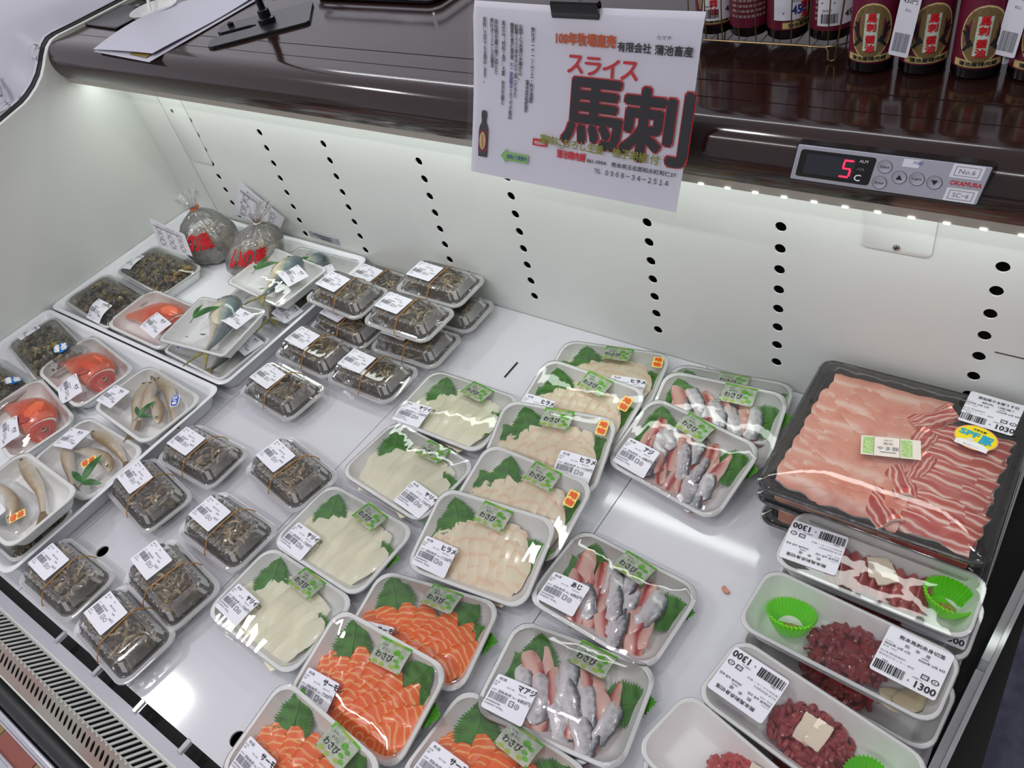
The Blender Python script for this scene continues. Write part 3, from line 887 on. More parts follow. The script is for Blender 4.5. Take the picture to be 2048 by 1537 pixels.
def fish_label(name, seed):
    mb = MB(); paper(mb, 0.056, 0.046, 0.003, 5)
    text(mb, '鮮魚', -0.0245, 0.017, 0.0030, 1); text(mb, '加工', -0.0265, 0.0125, 0.0022, 1); text(mb, name, 0.002, 0.013, 0.0058, 1, bold=0.03)
    text(mb, '高知県産', 0.004, 0.0095, 0.0020, 2); text(mb, '2026.06.05', -0.015, 0.0025, 0.0028, 1)
    barcode(mb, -0.025, -0.008, 0.021, 0.0090, 2, seed)
    outline_box(mb, 0.000, -0.0085, 0.0060, -0.0025, 0.0006); ringmark(mb, 0.0110, -0.0058, 0.0030, 0.0006)
    text(mb, '380円', 0.012, -0.0125, 0.0038, 1)
    text(mb, '要冷蔵', -0.025, -0.0125, 0.0022, 2); text(mb, '漁業協同組合', -0.025, -0.0165, 0.0022, 2)
    return mb
def meat_label(lines, price, weight, seed, W_=0.066, H_=0.058):
    mb = MB(); paper(mb, W_, H_, 0.003, 3)
    y = H_ / 2
    text(mb, lines[0], -0.020, y - 0.0105, 0.0048, 1, w=0.046, bold=0.015)
    text(mb, '熊　本　産', -0.012, y - 0.0172, 0.0040, 1, w=0.026) if len(lines) < 2 else text(mb, lines[1], -0.014, y - 0.0172, 0.0038, 1, w=0.036)
    text(mb, '加工年月日', -0.031, y - 0.0188, 0.0016, 2); text(mb, '2026年 6月 5日', -0.031, y - 0.0225, 0.0030, 1, w=0.026, bold=0.01)
    text(mb, '消費期限', 0.0065, y - 0.0205, 0.0017, 1); text(mb, '2026年 6月 8日', 0.0045, y - 0.0245, 0.0030, 1, w=0.026, bold=0.01)
    text(mb, '要冷蔵　生食用', -0.031, y - 0.0258, 0.0019, 2)
    text(mb, '加工者 高知県高知市', -0.0315, y - 0.0325, 0.0026, 2, w=0.026); text(mb, '食肉加工センター 電話', -0.0315, y - 0.0365, 0.0022, 2, w=0.036)
    barcode(mb, -0.031, -y + 0.004, 0.030, 0.0110, 1, seed); text(mb, '73804', -0.026, -y + 0.0156, 0.0018, 1)
    outline_box(mb, 0.0130, -y + 0.0165, 0.0205, -y + 0.0220, 0.0009); text(mb, 'プラ', 0.0145, -y + 0.0178, 0.0026, 1)
    ringmark(mb, 0.0268, -y + 0.0188, 0.0030, 0.0008, sx=1.3); text(mb, '紙', 0.0256, -y + 0.0176, 0.0022, 1)
    text(mb, '内容量 ' + weight, 0.006, -y + 0.0128, 0.0022, 1)
    text(mb, '¥', 0.003, -y + 0.0065, 0.0026, 1); text(mb, price, 0.011, -y + 0.0035, 0.0078, 1, w=0.020, bold=0.03)
    return mb
LBL_M = ['paper', 'ink', 'inkg']

def put_label(parent, mb, mats, x, y, ang, fn, name='price_label', eps=0.0006, sc=1.0):
    M = Matrix.Translation((x, y, 0)) @ Matrix.Rotation(RAD(ang), 4, 'Z') @ Matrix.Scale(sc, 4)
    drape(mb, fn, M, eps)
    return mb.obj(name, [K[m] for m in mats], parent, ang=0)

def copy_under(src_mesh, name, parent, loc, rot=(0, 0, 0), sc=1.0):
    o = link(name, src_mesh, parent)
    o.location = loc; o.rotation_euler = rot
    o.scale = (sc, sc, sc) if isinstance(sc, (int, float)) else sc
    return o
# ================================================================ sashimi trays
TW, TD, TH = 0.19, 0.13, 0.022
ST_TRAY = tray_mesh(TW, TD, TH, 0.024, 0.015)
SAL = [slab(0.074, 0.036, 0.0060, 'leaf', -0.002, 0.004, 11, 12, s, 0.04).mesh('salmon_slice', K['salmon']) for s in (1, 2, 3)]
SQU = [slab(0.070, 0.034, 0.0030, 'round', -0.002, 0.001, 9, 10, s, 0.03).mesh('squid_slice', K['squid']) for s in (1, 2)]
HIR = [slab(0.068, 0.034, 0.0030, 'round', -0.002, 0.003, 9, 10, s, 0.07).mesh('flounder_slice', K['hirame']) for s in (1, 2)]
AJS = [slab(0.058, 0.024, 0.0095, 'rect', -0.003, 0.004, 10, 14, s, 0.09, 0.6).mesh('mackerel_slice', K['ajiskin']) for s in (1, 2)]
AJF = [slab(0.056, 0.026, 0.0070, 'wedge' if s == 2 else 'round', -0.003, 0.002, 10, 12, s, 0.08, 0.55).mesh('mackerel_slice', K['ajiflesh']) for s in (1, 2)]

def mound_mesh(w, d, h, seed, m):
    rd = random.Random(seed); ph = [rd.uniform(0, 6) for _ in range(4)]
    mb = MB(); rings = []
    for k in range(8):
        s = 1 - k / 8
        ring = []
        for i in range(40):
            a = 2 * pi * i / 40
            r = 1 + 0.05 * sin(3 * a + ph[0]) + 0.03 * sin(7 * a + ph[1])
            ring.append((w / 2 * r * s * cos(a), d / 2 * r * s * sin(a), 0.0036 + h * (1 - s ** 2.4) + 0.0008 * sin(9 * a + 6 * s + ph[2])))
        rings.append(ring)
    loft(mb, rings, cap1=True)
    # loose shreds round the edge
    for i in range(46):
        a = rd.uniform(0, 2 * pi); q = rd.uniform(0.72, 1.05)
        x, y = w / 2 * q * cos(a), d / 2 * q * sin(a); t = a + pi / 2 + rd.uniform(-.7, .7)
        l = rd.uniform(.008, .02)
        tube(mb, [(x - l*cos(t), y - l*sin(t), .0048), (x + .002*cos(a), y + .002*sin(a), .0062), (x + l*cos(t), y + l*sin(t), .0048)], 0.0007, 4)
    return mb.mesh('radish_bed', K[m])
BED = mound_mesh(0.128, 0.094, 0.0075, 5, 'tsuma')

def sashimi(kind, label, x, y, z, yaw, pitch, pts, fish, price, group, seed):
    rd = random.Random(seed)
    t = thing('sashimi_tray', label, 'sashimi tray', (x, y, z), (RAD(pitch), 0, RAD(yaw)), group)
    link('tray', ST_TRAY, t)
    bump = {'salmon': 0.0075, 'squid': 0.0045, 'hirame': 0.005, 'aji': 0.0095}[kind]
    fn = film_fn(TW - 0.006, TD - 0.006, TH, bump)
    link('film', film_mesh(TW, TD, TH, 0.024, fn, 0.0007, seed), t)
    bed = link('radish_bed', BED, t); bed.location = (0.0, -0.002, 0)
    bed.rotation_euler = (0, 0, RAD(rd.choice((0, 180))))
    j = lambda a: rd.uniform(-a, a)
    # perilla leaves at the back left and the back right
    lv = {'salmon': [(-0.040, 0.004, 118, 1.0), (0.038, 0.006, 62, 0.95), (0.052, 0.000, 8, 0.95)], 'aji': [(-0.045, 0.004, 112, 0.9), (0.044, 0.008, 28, 0.95), (-0.055, -0.004, 150, 0.7)],
          'squid': [(-0.040, -0.004, 115, 0.98), (0.040, -0.008, 22, 0.98)], 'hirame': [(-0.034, -0.002, 112, 0.98), (-0.050, -0.012, 150, 0.8), (0.042, -0.002, 25, 0.92)]}[kind]
    for k, (lx, ly, a, sc) in enumerate(lv):
        o = copy_under(SHISO[(seed + k) % 2], 'shiso_leaf', t, (lx + j(.004), ly + j(.004), 0.0105 - 0.0012 * k), (0.02 + j(.05), -0.02, RAD(a + j(9))), sc * 0.9)
    if kind == 'salmon':
        rows = [(0.008, 5, 0.052, 100, 0.0125), (-0.010, 6, 0.062, 86, 0.0145), (-0.027, 6, 0.054, 74, 0.0160)]
        for q, (ry, n, sp, a0, rz) in enumerate(rows):
            for i in range(n):
                u = (i / (n - 1) - 0.5) * 2
                o = copy_under(SAL[(i + q) % 3], 'salmon_slice', t, (u * sp + j(.004) + 0.004, ry - 0.008 * u * u + j(.003), rz - 0.004 * u * u + 0.0005 * i), (0.18 + j(.1), 0.05 * u, RAD(a0 - 34 * u + j(10))), (0.84, 1.12, 1))
    elif kind in ('squid', 'hirame'):
        ms, nm, mz = (SQU, 'squid_slice', 0.0122) if kind == 'squid' else (HIR, 'flounder_slice', 0.0125)
        for q, (ry, n, sp) in enumerate(((0.016, 7, 0.050), (-0.006, 9, 0.064), (-0.030, 8, 0.054))):
            for i in range(n):
                u = (i / (n - 1) - 0.5) * 2
                zz = mz + 0.0022 * (1 - u * u) + 0.0016 * (1 - abs(ry + 0.01) / 0.03) + 0.0004 * i
                o = copy_under(ms[(i + q) % 2], nm, t, (u * sp + j(.002), ry - 0.006 * u * u + j(.0015), zz - 0.003), (0.10 + j(.04), -0.06 * u, RAD((96 if kind == 'squid' else 112) - 22 * u + j(7))), (0.92, 1.0 if kind == 'squid' else 0.95, 1))
    else:
        sp_ = [(-.058, .016), (-.036, .020), (-.014, .021), (.010, .019), (.032, .016), (.052, .008),
               (-.056, -.010), (-.036, -.006), (-.014, -.003), (.008, -.005), (.030, -.008), (.054, -.016),
               (-.040, -.034), (-.018, -.030), (.006, -.031), (.030, -.034), (.050, -.038), (-.046, .004), (-.002, .008), (.020, .002), (.042, -.002), (-.030, -.020), (.018, -.020)]
        for i, (ax, ay) in enumerate(sp_):
            skin = rd.random() < 0.42
            ms = (AJS if skin else AJF)[i % 2]
            o = copy_under(ms, 'mackerel_slice', t, (ax + j(.004) + .004, ay + j(.003), 0.0085 + 0.0045 * (1 - abs(ay) / .05) + (0.0035 if i % 3 == 0 else 0)), (j(.45), j(.12), RAD(112 - 30 * (ax / .06) * .4 + j(22))), (0.96 + j(.12), 1 + j(.1), 1))
    if 'L' in pts:
        lx, ly = pts['L']
        put_label(t, sashimi_label(fish, price, seed), LBL_M, lx, ly, rd.uniform(-6, 3), fn, eps=0.0009)
    wx, wy = pts['w']
    put_label(t, wasabi_mb(), WAS_M, wx, min(wy, 0.047), rd.uniform(-9, 4), lambda a, b: min(fn(a, b) - 0.0012, TH + 0.004), 'wasabi_packet', 0.0004)
    if 's' in pts:
        sx, sy = pts['s']
        put_label(t, sticker_mb('地物', 0.0165, 0.0255, 'yellow', 'orange', vert=True, r=0.003, bold=0.05), ['yellow', 'orange'], sx, sy, rd.uniform(-8, 8), fn, 'sticker', 0.0009)
    return t

GA = 'trays of flat fish and squid sashimi'
SASH = [
 ('squid', 'squid sashimi tray nearest the front, left of the stacked salmon trays', 0.361, -0.682, 0, -1.4, 0, {'L': (-0.056, -0.030), 'w': (0.010, 0.047)}, 'ヤリイカ', '730'),
 ('squid', 'second squid sashimi tray from the front, right of the seaweed brown pack with loose strands', 0.362, -0.551, 0, -1.6, 0, {'L': (-0.053, -0.040), 'w': (0.015, 0.047)}, 'ヤリイカ', '730'),
 ('squid', 'squid sashimi tray third from the front, price label at its front right corner', 0.368, -0.406, 0, -5.3, 0, {'L': (0.060, -0.036), 'w': (0.015, 0.047)}, 'ヤリイカ', '730'),
 ('squid', 'squid sashimi tray farthest back, next to the black slit in the deck', 0.360, -0.270, 0, 1.2, 0, {'L': (-0.060, -0.040), 'w': (0.014, 0.047)}, 'ヤリイカ', '730'),
 ('hirame', 'flounder sashimi tray at the front of its row, directly behind a salmon tray', 0.568, -0.467, 0.0140, 7.6, 14, {'L': (-0.056, -0.036), 'w': (0.001, 0.044)}, 'ヒラメ', '1150'),
 ('hirame', 'flounder sashimi tray second in its row, price label hidden by the tray before', 0.573, -0.380, 0.0140, 0.3, 14, {'w': (0.016, 0.047), 's': (0.074, 0.032)}, 'ヒラメ', '1150'),
 ('hirame', 'flounder sashimi tray third in its row, price label at the front right', 0.554, -0.275, 0.0140, 10.9, 14, {'L': (0.054, -0.028), 'w': (0.000, 0.047), 's': (0.075, 0.045)}, 'ヒラメ', '1150'),
 ('hirame', 'flounder sashimi tray fourth in its row, perilla leaf behind its orange sticker', 0.553, -0.187, 0.0140, -1.2, 14, {'L': (-0.060, -0.030), 'w': (0.009, 0.047), 's': (0.073, 0.031)}, 'ヒラメ', '1150'),
 ('hirame', 'flounder sashimi tray at the back of its row, against the white wall', 0.548, -0.099, 0, 10.8, 0, {'L': (0.046, -0.028), 'w': (0.006, 0.047), 's': (0.078, 0.040)}, 'ヒラメ', '1150'),
 ('aji', 'mackerel sashimi tray at the back of its row, half hidden against the white wall', 0.746, -0.084, 0, 8.0, 0, {'w': (0.003, 0.047)}, 'アジ', '680'),
 ('aji', 'mackerel sashimi tray in the middle of the three overlapping ones by the wall', 0.753, -0.124, 0.0140, 6.7, 14, {'w': (0.024, 0.046)}, 'アジ', '680'),
 ('aji', 'mackerel sashimi tray lying on top of two others left of the black pork trays', 0.744, -0.208, 0.0150, -8.5, 14, {'L': (-0.053, -0.036), 'w': (-0.006, 0.047)}, 'アジ', '680'),
 ('aji', 'mackerel sashimi tray right of the front flounder tray, label reading 680', 0.762, -0.447, 0, -3.2, 0, {'L': (-0.053, -0.034), 'w': (0.004, 0.047)}, 'あじ', '680'),
 ('aji', 'mackerel sashimi tray nearest the front, behind a salmon tray at the bottom edge', 0.776, -0.584, 0, 8.2, 0, {'L': (-0.056, -0.036), 'w': (0.017, 0.047)}, 'マアジ', '680'),
 ('salmon', 'salmon sashimi tray farthest back, in front of the pale flounder tray', 0.562, -0.609, 0, 11.6, 0, {'L': (-0.054, -0.036), 'w': (0.013, 0.047)}, 'サーモン', '730'),
 ('salmon', 'salmon sashimi tray in the middle of three overlapping ones', 0.559, -0.700, 0.0140, 1.9, 14, {'L': (-0.054, -0.038), 'w': (0.013, 0.044)}, 'サーモン', '730'),
 ('salmon', 'salmon sashimi tray cut by the bottom edge, beside a black hole in the deck', 0.558, -0.818, 0.0140, -3.8, 14, {'L': (-0.052, -0.030), 'w': (0.030, 0.047)}, 'サーモン', '730'),
 ('salmon', 'salmon sashimi tray cut by the bottom edge, in front of the mackerel tray', 0.757, -0.708, 0, -2.2, 0, {'L': (-0.053, -0.030), 'w': (0.006, 0.044)}, 'サーモン', '730'),
]
for i, (kd, lab, x, y, z, yaw, pt, pts, fish, price) in enumerate(SASH):
    sashimi(kd, lab, x, y, z, yaw, pt, pts, fish, price, {'squid': 'squid sashimi trays', 'hirame': 'flounder sashimi trays', 'aji': 'mackerel sashimi trays', 'salmon': 'salmon sashimi trays'}[kd], 11 + i)

mb = MB(); box(mb, -0.0013, 0.0013, -0.020, 0.020, 0.0, 0.0016)
o = mb.obj('deck_slit', K['dark'], ang=0); o.location = (0.3785, -0.138, 0.0001)
tag(o, 'short black slit in the bare white deck behind the squid trays', 'slit')
mb = slab(0.012, 0.007, 0.003, 'round', 0.001, 0.001, 7, 8, 2, 0.1)
o = mb.obj('fish_scrap', K['crumb']); o.location = (0.878, -0.365, 0.0); o.rotation_euler = (0, 0, RAD(-30))
tag(o, 'small pink scrap of fish on the deck left of the meat trays', 'scrap')
# ================================================================ clear hinged packs of brown shellfish
def ribbed(w, d, r, z, amp, nc=4, ns=48):
    pts = rr(w, d, r, z, nc, ns)
    n = len(pts); out = []
    for i, (x, y, q) in enumerate(pts):
        a = amp * (1 if i % 2 else -1)
        nx = x / (w / 2); ny = y / (d / 2)
        if abs(nx) > abs(ny): out.append((x + a * (1 if x > 0 else -1), y, q))
        else: out.append((x, y + a * (1 if y > 0 else -1), q))
    return out
def pack_meshes():
    base = MB()
    P = lambda w, d, z, r=0.014: rr(w, d, r, z, 4, 48)
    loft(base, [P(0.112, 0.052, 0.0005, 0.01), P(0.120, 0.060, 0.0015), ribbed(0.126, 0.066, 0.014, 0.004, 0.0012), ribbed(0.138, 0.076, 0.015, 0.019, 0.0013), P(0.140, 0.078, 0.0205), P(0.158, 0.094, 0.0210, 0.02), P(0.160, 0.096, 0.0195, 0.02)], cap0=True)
    nb = len(P(.1, .05, 0)); base.m = [2 if (2 * nb <= k < 3 * nb and k % 2 == 0) else 0 for k in range(len(base.f))]  # alternate rib faces whitened to imitate highlights
    lid = MB()
    loft(lid, [P(0.161, 0.097, 0.0200, 0.02), P(0.160, 0.096, 0.0222, 0.02), P(0.146, 0.083, 0.0224, 0.016), P(0.141, 0.079, 0.0235, 0.015), ribbed(0.137, 0.075, 0.015, 0.027, 0.0013), ribbed(0.125, 0.066, 0.014, 0.0415, 0.0013), P(0.120, 0.062, 0.0435, 0.012), P(0.112, 0.055, 0.0437, 0.010), P(0.109, 0.052, 0.0425, 0.009), P(0.103, 0.047, 0.0424, 0.008), P(0.100, 0.045, 0.0445, 0.007), P(0.06, 0.02, 0.0446, 0.005)], cap1=True)
    nr = len(P(0.1, 0.05, 0)); lid.m = [1 if min(f) >= 9 * nr else (2 if (k // nr in (0, 1) or (k // nr == 4 and k % 2 == 0) or (k // nr == 5 and k % 3 == 0)) else 0) for k, f in enumerate(lid.f)]  # flange, rib and shoulder faces whitened as painted highlights
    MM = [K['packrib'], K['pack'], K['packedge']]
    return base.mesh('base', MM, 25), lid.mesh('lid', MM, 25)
PB, PL = pack_meshes()
def strips_mesh(seed):
    rd = random.Random(seed); mb = MB()
    core = [rr(0.104 * a, 0.046 * b, 0.012, z, 3, 6) for a, b, z in ((0.92, .9, .004), (1.0, 1.0, .010), (1.06, 1.08, .024), (1.0, 1.0, .030), (0.8, .78, .033))]
    loft(mb, core, cap0=True, cap1=True, mat=0)
    for i in range(170):
        x, y = rd.uniform(-.056, .056), rd.uniform(-.027, .027)
        z = rd.choice((rd.uniform(.010, .030), rd.uniform(.033, .038), rd.uniform(.034, .038)))
        if z < .032:
            q_ = .86 + .14 * z / .03; s = max(abs(x) / .056, abs(y) / .0275) / q_
            x, y = x / s, y / s
        a = rd.uniform(0, 2 * pi); l = rd.uniform(.005, .013)
        c = rd.uniform(-.005, .005)
        p = [(x + l*u*cos(a) - c*(1-u*u)*sin(a), y + l*u*sin(a) + c*(1-u*u)*cos(a), z + .0016*(1-u*u)) for u in (-1, -.5, 0, .5, 1)]
        p = [(max(-.061, min(.061, q[0])), max(-.0315, min(.0315, q[1])), min(q[2], .0405)) for q in p]
        r = rd.uniform(.0014, .0030)
        tube(mb, p, [r*.5, r, r, r, r*.5], 5, rd.choice((0, 0, 1, 1, 2, 3)))
    return mb.mesh('shellfish_strips', [K['strips%d' % q] for q in range(4)], 40)
STR = [strips_mesh(s) for s in (1, 2, 3, 4)]
def band_mesh():
    mb = MB()
    h = [(-.041, .021), (-.0375, .030), (-.033, .0425), (-.029, .0452), (0, .0462), (.029, .0452), (.033, .0425), (.0375, .030), (.041, .021), (.036, .010), (.031, .0008), (0, .0003), (-.031, .0008), (-.036, .010)]
    tube(mb, [(0.0015 * sin(i), y * 1.18 if abs(y) > .035 else y, z) for i, (y, z) in enumerate(h)], 0.0009, 5, closed=True)
    return mb.mesh('rubber_band', K['band'])
BAND = band_mesh()
PLM = pack_label(9)
for i in range(len(PLM.v)): PLM.v[i] = (PLM.v[i][0], PLM.v[i][1], 0.0002 + 0.0003 * (PLM.v[i][2] > 0))
_lev = {}
for f, m in zip(PLM.f, PLM.m):
    for q in f: _lev[q] = m
for q, m in _lev.items(): PLM.v[q] = (PLM.v[q][0], PLM.v[q][1], 0.0002 if m == 0 else 0.0006)
PLM = PLM.mesh('price_label', [K[m] for m in LBL_M], 0)

def pack(x, y, z, yaw, label, seed, lab=(-0.028, 0.0, 0), bx=0.008, tilt=(0, 0)):
    rd = random.Random(seed)
    t = thing('food_pack', label, 'food pack', (x, y, z), (RAD(tilt[0]), RAD(tilt[1]), RAD(yaw)), 'clear packs of brown shellfish')
    link('base', PB, t); link('lid', PL, t)
    s = link('shellfish_strips', STR[seed % 4], t); s['kind'] = 'stuff'
    if seed % 3 == 1: s.rotation_euler = (0, 0, pi)
    b = copy_under(BAND, 'rubber_band', t, (bx, 0, 0), (0, 0, RAD(rd.uniform(-9, 9))))
    copy_under(PLM, 'price_label', t, (lab[0], lab[1], 0.0449), (0, 0, RAD(lab[2])))
    return t
PH = 0.0465
PACKS = [
 (-0.005, -0.058, 0.0, -2, 'clear pack of brown shellfish at the back left, against the wall'),
 (0.168, -0.052, PH, 1, 'clear pack of brown shellfish on top of another at the back right'),
 (0.006, -0.146, PH, -3, 'clear pack of brown shellfish topmost of the left front stack'),
 (0.022, -0.176, 0.0, -4, 'clear pack of brown shellfish underneath in the left front stack'),
 (0.172, -0.150, PH, 0, 'clear pack of brown shellfish on top of the right front stack'),
 (0.184, -0.166, 0.0, 2, 'clear pack of brown shellfish at the bottom of the right front stack'),
 (0.186, -0.064, 0.0, 2, 'clear pack of brown shellfish under the one at the back right by the wall'),
 (0.012, -0.262, 0.0, -3, 'clear pack of brown shellfish, left of the two in front of the stacks'),
 (0.164, -0.266, 0.0, 0, 'clear pack of brown shellfish, right of the two in front of the stacks'),
 (0.027, -0.368, 0.0, -5, 'clear pack of brown shellfish alone in front of the paired packs, beside the pan corner'),
 (0.010, -0.545, 0.0, 0, 'clear pack of brown shellfish mid left, behind the one touching the front pan'),
 (0.192, -0.500, 0.0, -9, 'clear pack of brown shellfish left of the third squid tray from the front'),
 (-0.010, -0.646, 0.0, -9, 'clear pack of brown shellfish touching the right side of the front pan'),
 (0.181, -0.630, 0.0, -3, 'clear pack of brown shellfish left of the second squid tray from the front'),
 (0.005, -0.818, 0.0, -1, 'clear pack of brown shellfish farthest left at the front edge of the deck'),
 (0.176, -0.738, 0.0, -8, 'clear pack of brown shellfish right of the round black deck hole'),
 (0.178, -0.826, 0.0, -5, 'clear pack of brown shellfish at the front edge, right of another pack'),
]
for i, p in enumerate(PACKS):
    pack(*p, seed=i + 3, lab=(-0.030, 0.001, -3) if i != 15 else (-0.042, 0.002, -2), bx=0.006 + 0.002 * (i % 3))
# ================================================================ white pans at the left with fish and snails
def pan(y0, y1, x0, x1, label):
    w, d = x1 - x0, y1 - y0
    mb = MB()
    R = lambda ww, dd, z, r=0.02: rr(ww, dd, r, z, 5, 2)
    loft(mb, [R(w - .05, d - .05, .0), R(w - .036, d - .036, .001), R(w - .014, d - .014, .030), R(w - .002, d - .002, .0325), R(w, d, .034), R(w - .004, d - .004, .0355), R(w - .014, d - .014, .0350), R(w - .022, d - .022, .031), R(w - .042, d - .042, .006), R(w - .052, d - .052, .004)], cap0=True, cap1=True)
    o = mb.obj('display_pan', K['foamdull'], ang=50)
    o.location = ((x0 + x1) / 2, (y0 + y1) / 2, 0.0006)
    tag(o, label, 'pan', 'white display pans')
    return o
PX0, PX1 = -0.718, -0.078
pan(-0.417, -0.004, PX0, PX1, 'white plastic pan at the back left holding mackerel trays and clam bags')
pan(-0.868, -0.421, PX0, PX1, 'white plastic pan at the front left holding whiting and red fish trays')
PZ = 0.0050

F_TRAY = tray_mesh(0.20, 0.13, 0.026, 0.012, 0.018, 0.005)
W_TRAY = tray_mesh(0.20, 0.13, 0.026, 0.026, 0.016, 0.006)
S_TRAY = tray_mesh(0.215, 0.115, 0.026, 0.020, 0.012, 0.005)

def snail_mesh(seed):
    rd = random.Random(seed)
    mb = MB(); rings = []
    n = 34; m = 9; turns = 3.1
    for i in range(n):
        t = i / (n - 1)
        a = 2 * pi * turns * t
        g = math.exp(-1.55 * (1 - t) * 1.6)
        cr = 0.0042 * g; r = 0.0049 * g
        z = 0.0105 * (1 - g) + 0.0005
        c = Vector((cr * cos(a), cr * sin(a), z))
        o = Vector((cos(a), sin(a), 0)); u = Vector((0, 0, 1))
        rr_ = r * (1 + 0.05 * sin(14 * a))
        rings.append([tuple(c + o * (rr_ * cos(2*pi*j/m)) + u * (rr_ * 0.92 * sin(2*pi*j/m))) for j in range(m)])
    loft(mb, rings, cap0=True)
    # closed lid of the opening
    last = rings[-1]; c = sum((Vector(p) for p in last), Vector()) / m
    b = len(mb.v); mb.v += [tuple(p) for p in last] + [tuple(c)]; mb.uv += [(0, 0)] * (m + 1)
    for j in range(m): mb.f.append((b + j, b + (j + 1) % m, b + m)); mb.m.append(1)
    return mb.mesh('snail', [K['snail'], K['stem']], 50)
SNAIL = [snail_mesh(1), snail_mesh(2)]

def snail_tray(x, y, z, yaw, label, seed, lab=None, st=None, n=100):
    rd = random.Random(seed)
    t = thing('snail_tray', label, 'snail tray', (x, y, z), (0, 0, RAD(yaw)), 'film wrapped trays of dark snails')
    link('tray', S_TRAY, t)
    fn = film_fn(0.209, 0.109, 0.026, 0.018, 4.0)
    link('film', film_mesh(0.215, 0.115, 0.026, 0.02, fn, 0.0012, seed), t)
    # piled on a grid, three layers
    spots = []
    for lay, (nx, ny, zz) in enumerate(((9, 5, 0.012), (8, 4, 0.022), (6, 3, 0.031))):
        for ix in range(nx):
            for iy in range(ny):
                sx = (ix - (nx - 1) / 2) * 0.0200; sy = (iy - (ny - 1) / 2) * 0.0190
                spots.append((sx + rd.uniform(-.004, .004), sy + rd.uniform(-.004, .004), zz + rd.uniform(-.002, .002)))
    for i, p in enumerate(spots[:n]):
        sc = rd.uniform(1.35, 1.75)
        q = copy_under(SNAIL[i % 2], 'snail', t, p, (rd.uniform(-1.1, 1.1), rd.uniform(-1.1, 1.1), rd.uniform(0, 6.28)), sc)
    if lab: put_label(t, fish_label('ナガラミ', seed), LBL_M, lab[0], lab[1], lab[2], fn, eps=0.0012)
    if st: put_label(t, sticker_mb('地物', 0.030, 0.030, 'blue', 'white', r=0.015, vert=True, bold=0.05), ['blue', 'white'], st[0], st[1], -15, fn, 'sticker', 0.0012)
    return t
snail_tray(-0.571, -0.212, PZ, -5, 'snail tray at the back, nearest the clam bags, label at its left corner', 21, (-0.076, -0.022, 6))
snail_tray(-0.597, -0.340, PZ, -5.4, 'snail tray second from the back, label at its front beside red fish', 22, (0.042, -0.036, 4))
snail_tray(-0.583, -0.505, PZ, -11, 'snail tray with a blue round sticker, left of the middle red fish tray', 23, (-0.082, -0.008, 4), (0.062, 0.020))
snail_tray(-0.603, -0.640, PZ, -2, 'snail tray with blue sticker, half hidden at the left edge of the photo', 24, None, (0.064, 0.040))
snail_tray(-0.640, -0.685, PZ + 0.036, -4, 'snail tray raised on another at the left edge, only its rounded corner showing', 25, None, None, 60)

def fish_body(mb, path, prof, n=14, flat=(0.62, 0.55), mat=0):
    """path: [(x,y,z)] spine; prof: half heights; lies on its side: side vector in plane, thickness up"""
    P = [Vector(p) for p in path]; k = len(P); secs = []
    for i in range(k):
        tg = (P[min(i+1, k-1)] - P[max(0, i-1)]).normalized()
        sd = Vector((-tg.y, tg.x, 0)).normalized()
        h = prof[i]
        secs.append((P[i], sd, Vector((0, 0, 1)), h, h * flat[0], h * flat[1]))
    sweep(mb, secs, n, mat, 0.95)
    return P
def fin(mb, base, tip_dirs, th=0.0008, mat=0):
    """fan fin: base points then tips"""
    vs = []
    for z in (th, -th):
        for p in base + tip_dirs: vs.append((p[0], p[1], p[2] + z))
    n = len(base) + len(tip_dirs)
    mb.add(vs, [tuple(range(n)), tuple(reversed(range(n, 2*n)))] + [(i, (i+1) % n, n + (i+1) % n, n + i) for i in range(n)], mat)

def smooth_path(pts, k):
    """Catmull-Rom through pts, k samples"""
    P = [Vector(p) for p in pts]; out = []
    m = len(P) - 1
    for i in range(k):
        t = i / (k - 1) * m; s = min(int(t), m - 1); u = t - s
        p0, p1, p2, p3 = P[max(0, s-1)], P[s], P[s+1], P[min(m, s+2)]
        out.append(0.5 * ((2*p1) + (p2-p0)*u + (2*p0-5*p1+4*p2-p3)*u*u + (3*p1-p0-3*p2+p3)*u**3))
    return out

def add_eye(parent, p, r):
    mb = MB()
    loft(mb, [circ(r, 0, 14), circ(r * 0.95, r * .35, 14), circ(r * 0.66, r * .5, 14)], cap0=True, mat=0)
    loft(mb, [circ(r * 0.66, r * .5, 14), circ(r * .4, r * .68, 14), circ(r * .1, r * .74, 14)], cap1=True, mat=1)
    o = mb.obj('eye', [K['eyering'], K['eye']], parent); o.location = p

